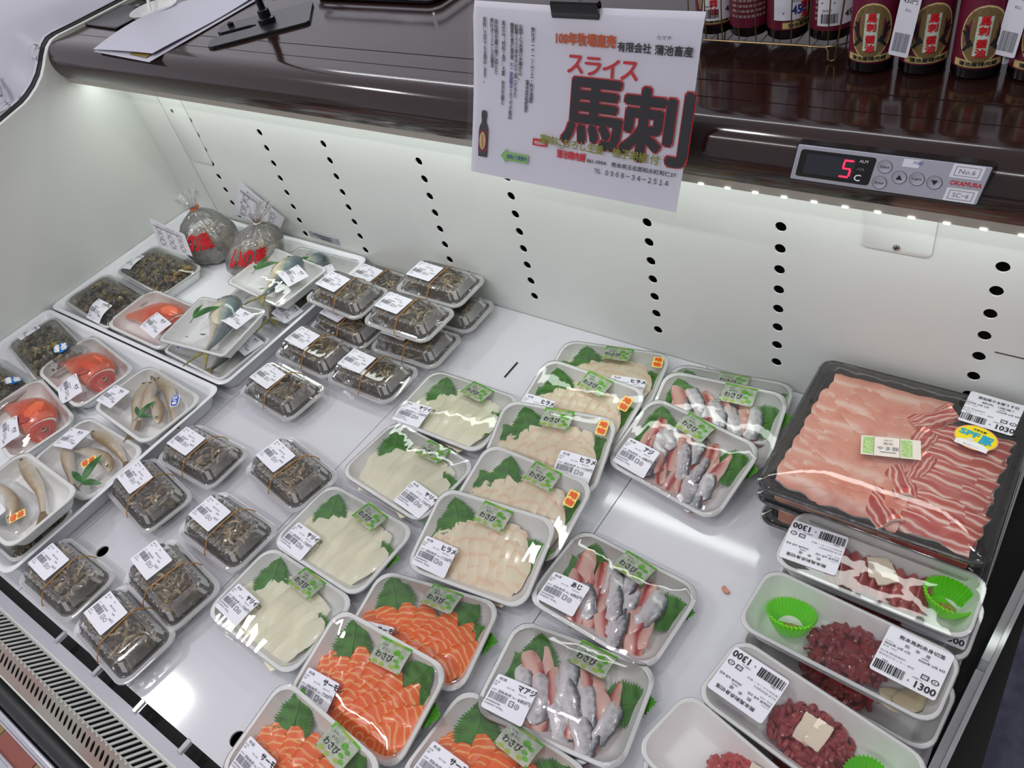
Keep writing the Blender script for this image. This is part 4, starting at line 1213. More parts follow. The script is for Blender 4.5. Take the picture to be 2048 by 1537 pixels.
MAC_PROF = [.012, .022, .030, .0345, .036, .035, .0325, .028, .0225, .0165, .0115, .008, .0060]
def mackerel_tray(x, y, z, yaw, label, seed, spine, lab, leaves, tilt=(0, 0), blue=None, tail=(1, 1)):
    t = thing('mackerel_tray', label, 'fish tray', (x, y, z), (RAD(tilt[0]), RAD(tilt[1]), RAD(yaw)), 'film wrapped trays of one mackerel')
    link('tray', F_TRAY, t)
    fn = film_fn(0.194, 0.124, 0.026, 0.011, 2.2)
    link('film', film_mesh(0.20, 0.13, 0.026, 0.012, fn, 0.0012, seed), t)
    P = smooth_path(spine, 13)
    mb = MB(); fish_body(mb, P, MAC_PROF, 20, (0.46, 0.40))
    f = mb.obj('mackerel', K['mackerel'], t)
    d = (P[-1] - P[-3]).normalized(); s = Vector((-d.y, d.x, 0)); e = P[-1]
    mb = MB()
    for q in (1, -1):
        r0, r1 = e - d * .004, e + s * (q * .004)
        tip = e + d * (.044 * tail[0]) + s * (q * .030 * tail[1]) + Vector((0, 0, -.004))
        mid = e + d * .014 + s * (q * .004)
        fin(mb, [tuple(r0), tuple(r0 + s * q * .0045), tuple(e + d * .012 + s * q * .014)], [tuple(tip), tuple(e + d * .022 + s * q * .012), tuple(mid)], 0.0011)
    mb.obj('tail_fin', K['mactail'], f)
    h = P[1]; add_eye(f, (h.x + .003, h.y, h.z + MAC_PROF[1] * .46 - .0008), .0042)
    mb = MB(); g = P[3]; dd = (P[4] - P[3]).normalized(); ss = Vector((-dd.y, dd.x, 0))
    fin(mb, [tuple(g + ss * .006 + Vector((0, 0, .0118))), tuple(g - ss * .002 + Vector((0, 0, .0122)))], [tuple(g + dd * .022 + ss * .001 + Vector((0, 0, .0122))), tuple(g + dd * .018 + ss * .008 + Vector((0, 0, .0112)))], 0.0006)
    mb.obj('pectoral_fin', K['mactail'], f)
    if leaves: sprig(t, *leaves[0], leaves[1])
    if lab: put_label(t, fish_label('サバ', seed), LBL_M, lab[0], lab[1], lab[2], fn, eps=0.0012)
    if blue: blue_sticker(t, blue, fn)
    return t
def blue_sticker(t, b, fn):
    mb = MB(); paper(mb, 0.032, 0.0165, 0.0075, 3, 0)
    loft(mb, [[(x * q, y * q, 0.0001) for x, y, z in rr(0.0285, 0.0130, 0.006, 0, 3, 5)] for q in (1, .5, .1)], cap1=True, mat=1)
    text(mb, '活〆鮮', 0, 0, 0.0085, 2, w=0.022, align='c', bold=0.04, z=0.0002)
    return put_label(t, mb, ['white', 'cobalt', 'white'], b[0], b[1], b[2], fn, 'sticker', 0.001)

SP1 = [(-0.028, 0.056, .020), (-0.004, 0.036, .024), (0.016, 0.004, .024), (0.022, -0.030, .022), (0.030, -0.056, .026)]
mackerel_tray(-0.180, -0.084, PZ, 2, 'mackerel tray at the very back against the wall, label hanging over its right end', 31, [(-0.060, 0.044, .018), (-0.030, 0.032, .022), (0.004, 0.004, .022), (0.020, -0.030, .02), (0.026, -0.056, .02)], (0.052, -0.006, -30), ((-0.052, 0.000, .034), [(50, .8), (20, 1.0)]))
mackerel_tray(-0.205, -0.168, PZ, 1, 'mackerel tray lying under another, leaf and bent dark tail showing at its front', 32, [(-0.040, 0.050, .018), (-0.015, 0.030, .02), (0.012, 0.000, .02), (0.026, -0.034, .02), (0.052, -0.066, .024)], (0.080, -0.040, -12), ((-0.045, -0.030, .030), [(70, .75), (35, 1.05)]))
mackerel_tray(-0.196, -0.152, PZ + 0.036, -6, 'mackerel tray on top of another, three green leaves left of the fish', 33, SP1, (0.052, 0.012, -14), ((-0.050, -0.014, .036), [(95, .85), (45, 1.0), (150, .35)]), (2, -2))
mackerel_tray(-0.199, -0.338, PZ, -2.5, 'mackerel tray underneath at the front of the pan, blue sticker at its left', 34, [(-0.070, 0.044, .018), (-0.030, 0.030, .02), (0.010, 0.012, .02), (0.040, -0.014, .02), (0.046, -0.050, .022)], (0.068, 0.030, -8), ((-0.060, -0.010, .031), [(60, .8), (20, .9), (200, .5)]), (0, 0), (-0.072, -0.036, -42), (0.7, 0.35))
mackerel_tray(-0.205, -0.320, PZ + 0.036, 5, 'mackerel tray on top at the front of the back pan', 35, [(-0.046, 0.062, .022), (-0.010, 0.050, .025), (0.022, 0.016, .025), (0.036, -0.026, .022), (0.040, -0.056, .022)], (0.056, 0.026, -10), ((-0.046, -0.002, .037), [(100, .7), (40, 1.15)]), (4, -3))

def whiting(parent, spine, eye=True, sc=1.0, nm='whiting'):
    P = smooth_path(spine, 12)
    prof = [q * sc for q in (.0045, .0086, .0112, .0122, .0120, .0112, .0100, .0086, .0071, .0058, .0047, .0038)]
    mb = MB(); fish_body(mb, P, prof, 12, (0.72, 0.6))
    f = mb.obj(nm, K['whiting'], parent)
    d = (P[-1] - P[-3]).normalized(); s = Vector((-d.y, d.x, 0)); e = P[-1]
    mb = MB()
    fin(mb, [tuple(e - d * .003 - s * .004), tuple(e - d * .003 + s * .004)], [tuple(e + d * .022 + s * .011), tuple(e + d * .016), tuple(e + d * .022 - s * .011)], .0007)
    mb.obj('tail_fin', K['stem'], f)
    if eye:
        h = P[1]; add_eye(f, (h.x, h.y, h.z + prof[1] * .72 - .0008), .0042)
    return f
def whiting_tray(x, y, z, yaw, label, seed, spines, lab, leaves=None, blue=None, orange=None, tilt=(0, 0)):
    t = thing('whiting_tray', label, 'fish tray', (x, y, z), (RAD(tilt[0]), RAD(tilt[1]), RAD(yaw)), 'film wrapped trays of small silver fish')
    link('tray', W_TRAY, t)
    fn = film_fn(0.192, 0.122, 0.026, 0.006, 2.5)
    link('film', film_mesh(0.20, 0.13, 0.026, 0.026, fn, 0.0009, seed), t)
    for i, s in enumerate(spines): whiting(t, s)
    if leaves: sprig(t, *leaves[0], leaves[1])
    if lab: put_label(t, fish_label('キス', seed), LBL_M, lab[0], lab[1], lab[2], fn, eps=0.001)
    if blue: blue_sticker(t, blue, fn)
    if orange: put_label(t, sticker_mb('地物', 0.0165, 0.0265, 'yellow', 'orange', r=0.002, vert=True, bold=0.05), ['yellow', 'orange'], orange[0], orange[1], orange[2], fn, 'sticker', 0.001)
    return t
whiting_tray(-0.186, -0.514, PZ + 0.010, -4, 'tray of small silver fish with blue sticker and a sprig of dark leaves', 41,
   [[(-0.066, 0.036, .016), (-0.034, -0.002, .018), (0.004, -0.030, .017), (0.030, -0.056, .016)], [(0.068, -0.018, .022), (0.024, 0.006, .020), (-0.026, 0.018, .017), (-0.060, 0.046, .016)], [(-0.050, 0.052, .018), (0.000, 0.046, .02), (0.046, 0.024, .018), (0.086, 0.000, .016)], [(-0.048, 0.040, .020), (-0.016, 0.014, .022), (0.006, -0.012, .02), (0.020, -0.034, .018)]],
   (-0.078, -0.026, 3), ((0.024, -0.030, .029), [(92, .75), (155, .55), (25, .6)]), (0.058, 0.030, -42))
whiting_tray(-0.192, -0.651, PZ, -0.5, 'tray of small silver fish with orange sticker and a long upright leaf', 42,
   [[(-0.060, 0.044, .016), (-0.010, 0.046, .019), (0.040, 0.040, .018), (0.074, 0.030, .016)], [(0.068, 0.004, .018), (0.026, 0.016, .019), (-0.026, 0.010, .017), (-0.056, 0.000, .016)], [(-0.074, -0.002, .017), (-0.044, -0.018, .018), (-0.004, -0.036, .017), (0.026, -0.050, .016)]],
   (-0.066, 0.012, 12), ((0.056, -0.040, .030), [(108, 1.1), (172, .75), (20, .85)]), None, (0.026, -0.006, -22))
whiting_tray(-0.178, -0.772, PZ + 0.036, -1.5, 'tray of small silver fish on top of a snail tray at the left edge', 43,
   [[(-0.090, 0.050, .018), (-0.040, 0.040, .02), (0.020, 0.028, .019), (0.066, 0.006, .017)], [(0.038, -0.036, .02), (0.006, -0.014, .02), (-0.040, -0.004, .018), (-0.080, -0.006, .017)]],
   (-0.010, -0.046, -6), None, None, (0.050, -0.022, -25))
snail_tray(-0.200, -0.790, PZ, -1, 'snail tray lying under a tray of silver fish at the front corner of the pan', 26, None, None, 60)

def red_tray(x, y, z, yaw, label, seed, lab, tilt=(0, 0)):
    rd = random.Random(seed)
    t = thing('red_fish_tray', label, 'fish tray', (x, y, z), (RAD(tilt[0]), RAD(tilt[1]), RAD(yaw)), 'film wrapped trays of one red fish')
    link('tray', W_TRAY, t)
    fn = film_fn(0.192, 0.122, 0.026, 0.015, 2.2)
    link('film', film_mesh(0.20, 0.13, 0.026, 0.026, fn, 0.0012, seed), t)
    P = smooth_path([(-0.092, -0.020, .014), (-0.058, -0.004, .018), (-0.018, 0.010, .022), (0.024, 0.012, .022), (0.046, 0.010, .021)], 11)
    mb = MB(); fish_body(mb, P, [.006, .0095, .015, .0225, .0295, .0345, .037, .0375, .0365, .034, .030], 18, (0.50, 0.42))
    f = mb.obj('red_fish', K['redfish'], t)
    mb = MB(); fish_body(mb, smooth_path([(0.042, 0.010, .0195), (0.052, 0.008, .0195)], 3), [.0290, .0280, .0255], 16, (0.50, 0.45))
    mb.obj('gill_edge', K['fishwhite'], f)
    P2 = smooth_path([(0.050, 0.008, .020), (0.070, 0.004, .019), (0.092, 0.000, .016)], 6)
    mb = MB(); fish_body(mb, P2, [.0265, .0275, .025, .0205, .0145, .0075], 14, (0.54, 0.45))
    hd = mb.obj('head', K['redfin'], f)
    add_eye(hd, (0.074, 0.010, .0298), .0048)
    mb = MB()
    for i in range(7):
        bx = -0.040 + .011 * i; by = 0.010 + 0.027 + (0.003 if 1 < i < 6 else -.007)
        fin(mb, [(bx, by - .010, .022), (bx + .009, by - .009, .022)], [(bx + .004, by + .004, .023), (bx - .003, by + .006, .023)], .0006)
    mb.obj('back_fin', K['redfin'], f)
    mb = MB(); fin(mb, [(0.034, 0.004, .039), (0.034, -0.006, .039)], [(0.010, -.026, .036), (0.002, -.016, .0375), (0.000, -.004, .039), (0.008, 0.004, .0392)], .0006)
    mb.obj('pectoral_fin', K['redfin'], f)
    mb = MB(); fin(mb, [(-0.089, -0.014, .014), (-0.089, -0.024, .014)], [(-0.103, -.040, .012), (-0.101, -.024, .012), (-0.106, -.004, .012)], .0008)
    mb.obj('tail_fin', K['redfin'], f)
    put_label(t, fish_label('ホゴ', seed), LBL_M, lab[0], lab[1], lab[2], fn, eps=0.0012)
    return t
red_tray(-0.402, -0.338, PZ + 0.006, 1, 'red fish tray at the back, the brightest orange one, partly under a mackerel tray', 51, (0.034, -0.022, -8), (0, 3))
red_tray(-0.418, -0.510, PZ + 0.003, -7, 'red fish tray in the middle, right of the snail tray with blue sticker', 52, (0.036, -0.048, -18), (0, 2))
red_tray(-0.412, -0.648, PZ + 0.003, -10, 'red fish tray nearest the left edge, its label at the lower left corner', 53, (0.022, -0.040, -18), (0, 2))

# clam bags and their leaflets
def clam_mesh():
    mb = MB()
    for sg in (1, -1):
        rings = []
        for k in range(6):
            s = cos(pi / 2 * k / 6)
            rings.append([(0.016 * s * cos(2*pi*i/16) + .002 * (1 - s), 0.0125 * s * sin(2*pi*i/16) * (1 - .12 * cos(2*pi*i/16)), sg * (.0006 + .0062 * sin(pi/2*k/6))) for i in range(16)])
        loft(mb, rings, cap1=True)
    return mb.mesh('clam', K['clam'], 50)
CLAM = clam_mesh()
def clam_bag(x, y, z, sc, yaw, label, seed, tie, txt, zs=1.3, lean=0.0):
    rd = random.Random(seed)
    t = thing('clam_bag', label, 'bag', (x, y, z), (0, 0, RAD(yaw)), 'tied bags of clams')
    prof = [(0.050, 0.001), (0.062, 0.008), (0.069, 0.024), (0.068, 0.042), (0.060, 0.058), (0.044, 0.074), (0.024, 0.086), (0.0085, 0.094), (0.0065, 0.097), (0.012, 0.104), (0.022, 0.116), (0.026, 0.124)]
    mb = MB(); rings = []
    n = 64
    for k, (r, zz) in enumerate(prof):
        pl = max(0, (zz - .05) / .05) if zz < .097 else 1.2
        rings.append([(r * sc * (1 + (.05 + .12 * min(1.3, pl)) * sin(11 * a + 2 * sin(3 * a) + .5 * k * .3) * min(1, .25 + pl) + .03 * sin(3 * a + seed)) * cos(a), r * sc * (1 + (.04 + .12 * min(1.3, pl)) * sin(11 * a + 2 * sin(3 * a) + .15 * k) * min(1, .25 + pl)) * sin(a) * .92, zz * sc) for a in (2 * pi * i / n for i in range(n))])
    loft(mb, rings, cap0=True)
    SH = lambda m: [m.v.__setitem__(q, (p[0] + lean * max(0, p[2] - .03), p[1], p[2] * zs)) for q, p in enumerate(m.v)]
    SH(mb); mb.obj('clear_bag', K['bag'], t, ang=60)
    mb = MB(); lathe(mb, [(.0078 * sc, .0938 * sc), (.0092 * sc, .0955 * sc), (.0078 * sc, .0972 * sc)], 12); tube(mb, [(.007, 0, .0955 * sc), (.013, .004, .099 * sc), (.016, -.002, .105 * sc)], .0016, 5)
    SH(mb); mb.obj('tie', K['orange' if tie == 'orange' else 'porkfat'], t)
    cnt = 0
    for lay in range(4):
        zz = (0.010 + 0.0155 * lay) * sc
        R = (0.050, 0.052, 0.046, 0.030)[lay] * sc
        m = (12, 12, 10, 6)[lay]
        for i in range(m):
            a = 2 * pi * i / m + lay; q = R * (1 if i % 3 else .5) * rd.uniform(.85, 1)
            copy_under(CLAM, 'clam', t, (q * cos(a) + lean * max(0, zz - .03), q * sin(a) * .9, zz * (1 + .6 * (zs - 1))), (rd.uniform(-.9, .9), rd.uniform(-.9, .9), rd.uniform(0, 6)), rd.uniform(.9, 1.15) * sc)
    # red print on the bag's front
    mb = MB(); k = len(txt); R0 = 0.0702 * sc
    for i, c in enumerate(txt):
        st = len(mb.v); text(mb, c, 0, 0, .026 * sc, 0, w=.028 * sc, align='c', bold=.05)
        a0 = RAD(-112 + 25 * i)
        for q in range(st, len(mb.v)):
            px, py, _ = mb.v[q]
            a = a0 + px / R0; h = .056 * sc + py
            rad = R0 * (1.06 if h < .045 * sc else 1.06 - (h - .045 * sc) * 9)
            mb.v[q] = (rad * cos(a), rad * sin(a) * .94, h)
    SH(mb); mb.obj('red_print', K['inkred'], t, ang=0)
    return t
clam_bag(-0.512, -0.092, PZ, 0.98, 24, 'tied clear bag of clams with orange tie, farther left against the end panel', 61, 'orange', 'いの産', 1.32, 0.0)
clam_bag(-0.352, -0.096, PZ, 1.0, 30, 'tied clear bag of clams with pale knot, in front of the leaflet on the wall', 62, 'pale', 'いの産', 1.22, 0.7)

def leaflet(corners, label, seed):
    """corners: top-left, top-right, bottom-right, bottom-left in space"""
    rd = random.Random(seed)
    A, B, Cc, D = (Vector(c) for c in corners)
    w, h = 1.48, 1.0
    mb = MB(); rect(mb, 0, 0, w, h, 0)
    text(mb, 'おいしい貝の食べ方', w * .5, h * .88, .07, 1, w=.95, align='c')
    for i in range(3):
        for jx in range(3):
            x, y = .12 + .44 * jx, .12 + .24 * i
            ringmark(mb, x + .16, y + .10, .075, .012, 1, sx=rd.uniform(1.1, 1.9))
            tube_pts = [(x + .30, y + .04), (x + .36, y + .12)]
            for q in range(3): rect(mb, x + .06, y - .01 - .022 * q, x + .06 + rd.uniform(.12, .26), y - .001 - .022 * q, 2)
    for q in range(4): rect(mb, .08, .80 - .02 * q, .08 + rd.uniform(.8, 1.3), .808 - .02 * q, 2)
    lev = {}
    for f, m in zip(mb.f, mb.m):
        for q in f: lev[q] = m
    nrm = (B - A).cross(D - A).normalized()
    if nrm.dot(Vector((1.12, -.86, .94)) - A) < 0: nrm = -nrm
    for q, (x, y, z) in enumerate(mb.v):
        u, v = x / w, 1 - y / h
        p = A.lerp(B, u).lerp(D.lerp(Cc, u), v) + nrm * (0.0006 if lev[q] else 0)
        mb.v[q] = tuple(p)
    st = len(mb.v)
    quad = [A, B, Cc, D]
    mb.add([tuple(p - nrm * .0004) for p in quad], [(0, 1, 2, 3)], 0)
    mb.add([tuple(p) for p in quad] + [tuple(p - nrm * .0004) for p in quad], [(i, (i+1) % 4, 4 + (i+1) % 4, 4 + i) for i in range(4)], 0)
    o = mb.obj('leaflet', [K['paper'], K['inkg'], K['inkg']], ang=0)
    return tag(o, label, 'leaflet', 'printed leaflets by the clam bags')
leaflet([(-0.4155, -0.012, 0.168), (-0.306, -0.013, 0.0935), (-0.353, -0.014, 0.047), (-0.503, -0.013, 0.067)], 'white leaflet with line drawings leaning on the wall behind the right clam bag', 1)
leaflet([(-0.592, -0.160, 0.132), (-0.498, -0.148, 0.100), (-0.487, -0.162, 0.052), (-0.580, -0.178, 0.072)], 'white leaflet with line drawings standing between the left clam bag and the snail tray', 2)
mb = MB(); box(mb, -0.254, -0.165, -0.0030, -0.0012, 0.050, 0.066)
for i, (a, b) in enumerate(((.0605, .0625), (.056, .0575), (.0525, .054))): box(mb, -0.240 + .01 * i, -0.185, -0.0033, -0.0030, a, b, 1)
for i in range(len(mb.v)):
    x, y, z = mb.v[i]; mb.v[i] = (x, y, z - (x + .254) * .035)
tag(mb.obj('card', [K['greyflat'], K['ink']], ang=0), 'small grey printed card on the wall at the end of a hole column', 'card')
# ================================================================ pork in black trays
BW, BD, BH = 0.262, 0.250, 0.030
def black_tray():
    mb = MB()
    R = lambda w, d, z, r=0.016: rr(w, d, r, z, 5, 22)
    def wav(w, d, z, amp, r=0.016):
        o = []
        for i, (x, y, q) in enumerate(R(w, d, z, r)): o.append((x, y, q + amp * sin(i * 1.7) + amp * .6 * sin(i * 2.9)))
        return o
    loft(mb, [R(.19, .18, 0), R(.214, .202, .0005), ribbed(.226, .214, .016, .006, .0008, 5, 22), ribbed(.244, .232, .016, .022, .0008, 5, 22), R(.256, .244, .0245), R(BW, BD, .0265), R(BW, BD, .0285), R(.258, .246, .030), wav(.250, .238, .0292, .0009), wav(.243, .231, .0280, .0009), R(.238, .226, .026), R(.226, .214, .008), R(.205, .193, .006)], cap0=True, cap1=True)
    return mb.mesh('tray', K['blackpack'], 35)
def clear_lid():
    mb = MB()
    R = lambda w, d, z, r=0.016: rr(w, d, r, z, 5, 6)
    loft(mb, [R(.2645, .2525, .0255, .018), R(.2655, .2535, .0262, .018), R(.2640, .2520, .0310, .018), R(.256, .244, .0318), R(.252, .240, .0325), R(.247, .235, .0350), R(.243, .231, .0362), R(.10, .10, .0364)], cap1=True)
    return mb.mesh('lid', K['pack'], 40)
BT, BL = black_tray(), clear_lid()
LOIN = []
for s in (1, 2, 3):
    mb = MB(); rd = random.Random(s); vs = []; nx, ny = 22, 7
    for i in range(nx + 1):
        for q in range(ny + 1):
            u, v = i / nx, q / ny
            x = (u - .5) * 0.150 * (1 - .06 * (v - .5) ** 2) + .003 * sin(5 * v + s)
            y = (v - .5) * 0.044 + .0026 * sin(9 * u + s) + (.003 * sin(23 * u + s * 2) if q == 0 else 0)
            z = .0014 * sin(pi * v) + .0011 * sin(11 * u + 3 * v + s) + .0006 * sin(31 * u + 9 * v) + .0020 * (1 - v) ** 2
            vs.append((x, y, z))
    mb.add(vs, [(i*(ny+1)+q, (i+1)*(ny+1)+q, (i+1)*(ny+1)+q+1, i*(ny+1)+q+1) for i in range(nx) for q in range(ny)])
    top = len(vs)
    mb.add([(x, y, z - .0035) for x, y, z in vs], [(i*(ny+1)+q+1, (i+1)*(ny+1)+q+1, (i+1)*(ny+1)+q, i*(ny+1)+q) for i in range(nx) for q in range(ny)])
    e = [i*(ny+1) for i in range(nx+1)] + [nx*(ny+1)+q for q in range(1, ny+1)] + [i*(ny+1)+ny for i in range(nx-1, -1, -1)] + [q for q in range(ny-1, 0, -1)]
    mb.f += [(e[k], e[k]+top, e[(k+1) % len(e)]+top, e[(k+1) % len(e)]) for k in range(len(e))]; mb.m += [1] * len(e)
    LOIN.append(mb.mesh('pork_slice', [K['pork'], K['porkfat']], 60))
BELLY = []
for s in (1, 2, 3):
    mb = MB(); vs = []; nx, ny = 18, 8
    for i in range(nx + 1):
        for q in range(ny + 1):
            u, v = i / nx, q / ny
            x = (u - .5) * 0.098 + .002 * sin(6 * v + s)
            y = (v - .5) * 0.046 + .0035 * sin(8 * u + s) + .0015 * sin(21 * u)
            z = .0045 * sin(pi * v) ** .7 + .0018 * sin(9 * u + 5 * v + s)
            vs.append((x, y, z))
    mb.add(vs, [(i*(ny+1)+q, (i+1)*(ny+1)+q, (i+1)*(ny+1)+q+1, i*(ny+1)+q+1) for i in range(nx) for q in range(ny)])
    top = len(vs)
    mb.add([(x, y, z - .004) for x, y, z in vs], [(i*(ny+1)+q+1, (i+1)*(ny+1)+q+1, (i+1)*(ny+1)+q, i*(ny+1)+q) for i in range(nx) for q in range(ny)])
    e = [i*(ny+1) for i in range(nx+1)] + [nx*(ny+1)+q for q in range(1, ny+1)] + [i*(ny+1)+ny for i in range(nx-1, -1, -1)] + [q for q in range(ny-1, 0, -1)]
    mb.f += [(e[k], e[k]+top, e[(k+1) % len(e)]+top, e[(k+1) % len(e)]) for k in range(len(e))]; mb.m += [1] * len(e)
    BELLY.append(mb.mesh('belly_slice', [K['belly'], K['porkfat']], 60))

def pork(x, y, z, yaw, label, seed, full=True):
    rd = random.Random(seed)
    t = thing('pork_tray', label, 'meat tray', (x, y, z), (0, 0, RAD(yaw)), 'stacked black pork trays')
    link('tray', BT, t); link('lid', BL, t)
    n = 13 if full else 5
    for i in range(n):
        yy = 0.094 - 0.186 * i / (n - 1)
        copy_under(LOIN[i % 3], 'pork_slice', t, (-0.036 + rd.uniform(-.002, .002) + (.004 if i < 3 else -.002), yy, .0215 + .0006 * i if full else .020), (RAD(rd.uniform(-3, 3)), 0, RAD(rd.uniform(-3, 2) - 2)))
    n = 9 if full else 4
    for i in range(n):
        yy = 0.052 - 0.142 * i / (n - 1)
        copy_under(BELLY[i % 3], 'belly_slice', t, (0.066 + rd.uniform(-.002, .002), yy, .0235 + .0004 * i), (RAD(rd.uniform(-4, 4)), RAD(-3), RAD(rd.uniform(-4, 3) - 5)))
    if full:
        for k, (ax, ay, a, sc) in enumerate(((0.026, 0.070, 40, .55), (0.022, 0.020, 75, .5), (0.020, -0.044, -60, .55), (0.006, -0.092, -50, .62), (0.034, -0.016, 80, .45))):
            copy_under(BELLY[k % 3], 'belly_slice', t, (ax, ay, .0285), (RAD(rd.uniform(-10, 10)), RAD(-8), RAD(a)), (sc, sc * 1.1, 1.1))
        fn = lambda a, b: 0.0368
        fn2 = lambda a, b: 0.0368
        lb = meat_label(['高知県やま豚うす切', '豚肉（国産）'], '1030', '323 g', 5, 0.062, 0.056)
        put_label(t, lb, LBL_M, 0.084, 0.098, -3, lambda a, b: 0.0368 + max(0, a - .11) * .1, eps=0.0006)
        mb = MB(); disc(mb, 0, 0, .0245, .0200, 0, n=36); disc(mb, 0, 0, .0228, .0185, 1, .0002, 36)
        rect(mb, -.0185, -.0185, .0185, -.0120, 2, .0003); disc(mb, 0, -.0128, .0190, .0056, 2, .0004)
        text(mb, '元気な豚', 0, .0125, .0034, 4, w=.015, align='c', z=.0005, bold=.03)
        text(mb, 'SPF', -.0085, .0035, .0085, 3, w=.0215, align='c', z=.0005, bold=.05); text(mb, '豚', .0115, .0005, .0140, 3, w=.0130, align='c', z=.0005, bold=.05)
        disc(mb, -.004, -.0062, .0042, .0032, 5, .0005, 16); text(mb, '安心おいしい', 0, -.0150, .0022, 4, w=.018, align='c', z=.0005)
        o = mb.obj('sticker', [K[m] for m in ('salmonrim', 'sun', 'white', 'skyb', 'ink', 'fishwhite')], t, ang=0); o.location = (0.078, 0.050, 0.0372); o.rotation_euler = (0, 0, RAD(-8))
        mb = MB(); w, h = .068, .0315
        bbox(mb, w, h, 0, .0004, .0006, .0001, 0)
        rect(mb, -w/2 + .002, -h/2 + .002, -w/2 + .0145, h/2 - .002, 1, .0005); rect(mb, w/2 - .0225, -h/2 + .002, w/2 - .0095, h/2 - .002, 1, .0005)
        rect(mb, -w/2 + .0145, -h/2, -w/2 + .0152, h/2, 2, .0006); rect(mb, w/2 - .0240, -h/2, w/2 - .0233, h/2, 2, .0006)
        text(mb, '四国の味', -.003, .0105, .0024, 3, w=.010, align='c', z=.0006); text(mb, '高知', -.003, .0050, .0048, 3, w=.011, align='c', z=.0006); text(mb, 'やま豚', -.003, -.0030, .0062, 3, w=.025, align='c', z=.0006, bold=.01); rect(mb, -.012, -.0098, .006, -.0085, 3, .0006)
        o = mb.obj('belt_label', [K[m] for m in ('fishwhite', 'sage', 'pinkstrip', 'inkg')], t, ang=0); o.location = (-0.005, -0.004, 0.0367); o.rotation_euler = (0, 0, RAD(16))
    return t
PKZ = 0.0352
pork(1.008, -0.138, 0.0, 1.0, 'black tray of pork at the bottom of the stack', 71, False)
pork(1.003, -0.136, PKZ, -0.5, 'black tray of pork in the middle of the stack', 72, False)
pork(1.004, -0.141, 2 * PKZ, 0.5, 'black tray of pork on top of the stack with a round yellow sticker', 73)

# ================================================================ horse meat in deep white trays
HW, HD, HH = 0.215, 0.088, 0.034
H_TRAY = tray_mesh(HW, HD, HH, 0.020, 0.012, 0.0035)
def cup_mesh():
    mb = MB(); n = 72; rings = []
    for r, z in ((.0135, .0), (.0140, .0005), (.0178, .010), (.0212, .019), (.0224, .022)):
        rings.append([((r * (1 + (.055 * min(1, z / .006) * (1 if i % 2 else -1)))) * cos(2*pi*i/n), (r * (1 + (.055 * min(1, z / .006) * (1 if i % 2 else -1)))) * sin(2*pi*i/n), z) for i in range(n)])
    inner = [[(x * .975, y * .975, z + .0004) for x, y, z in r] for r in reversed(rings)]
    loft(mb, rings + inner, cap0=True, cap1=True)
    return mb.mesh('green_cup', K['cup'], 25)
CUP = cup_mesh()
def lump_mesh(seed, w, d, h, m, name, n=16, k=7):
    rd = random.Random(seed); ph = [rd.uniform(0, 6) for _ in range(5)]
    mb = MB(); rings = []
    for q in range(k):
        s = cos(pi / 2 * q / k)
        rings.append([(w/2 * s * (1 + .15*sin(3*a+ph[0]) + .10*sin(5*a+ph[1]+q)) * cos(a), d/2 * s * (1 + .15*sin(2*a+ph[2]) + .10*sin(6*a+ph[3]-q)) * sin(a), h * sin(pi/2*q/k) * (1 + .12*sin(4*a+ph[4]))) for a in (2*pi*i/n for i in range(n))])
    loft(mb, rings, cap0=True, cap1=True)
    return mb.mesh(name, K[m], 60)
GIN = lump_mesh(3, .017, .013, .006, 'ginger', 'grated_ginger')
def shred_mesh(seed, w, d, h):
    rd = random.Random(seed)
    mb = MB()
    core = []
    for q in range(6):
        s = cos(pi/2*q/6)
        core.append([(w/2*.92*s*(1+.06*sin(5*a+seed))*cos(a), d/2*.92*s*sin(a), .004 + h*.75*sin(pi/2*q/6)) for a in (2*pi*i/22 for i in range(22))])
    loft(mb, core, cap0=True, cap1=True)
    for i in range(150):
        a = rd.uniform(0, 2*pi); q = rd.uniform(0.1, 1.0) ** .55
        x, y = w/2*q*cos(a), d/2*q*sin(a)
        z = .005 + h * math.sqrt(max(0, 1 - q*q)) * .85 + rd.uniform(-.001, .003)
        t = rd.uniform(0, 2*pi); l = rd.uniform(.004, .0085); c = rd.uniform(-.003, .003)
        pth = [(x + l*u*cos(t) - c*(1-u*u)*sin(t), y + l*u*sin(t) + c*(1-u*u)*cos(t), z + .002*(1-u*u) + rd.uniform(-.0006, .0006)) for u in (-1, -.35, .35, 1)]
        r = rd.uniform(.0026, .0046)
        tube(mb, pth, [r*.7, r, r*.95, r*.6], 6)
    return mb.mesh('shredded_meat', K['horse'], 50)
SHRED = [shred_mesh(s, .088, .062, .021) for s in (1, 2, 3)]
HSL = [slab(.046, .015, .0090, 'rect', -.001, .002, 9, 12, s, .05, .55).mesh('meat_slice', K['horseslice']) for s in (1, 2)]
FAT = []
for s in (1, 2):
    mb = MB(); w, d = ((.0175, .031), (.024, .028))[s - 1]
    rd = random.Random(s)
    pts = rr(w, d, .0022, 0, 3, 3); pts = [(x * (1 + rd.uniform(-.05, .05)), y * (1 + rd.uniform(-.05, .05)), 0) for x, y, _ in pts]
    loft(mb, [[(x, y, z) for x, y, _ in pts] for z in (0, .0022)], cap0=True, cap1=True)
    FAT.append(mb.mesh('fat_slice', K['fat'], 30))

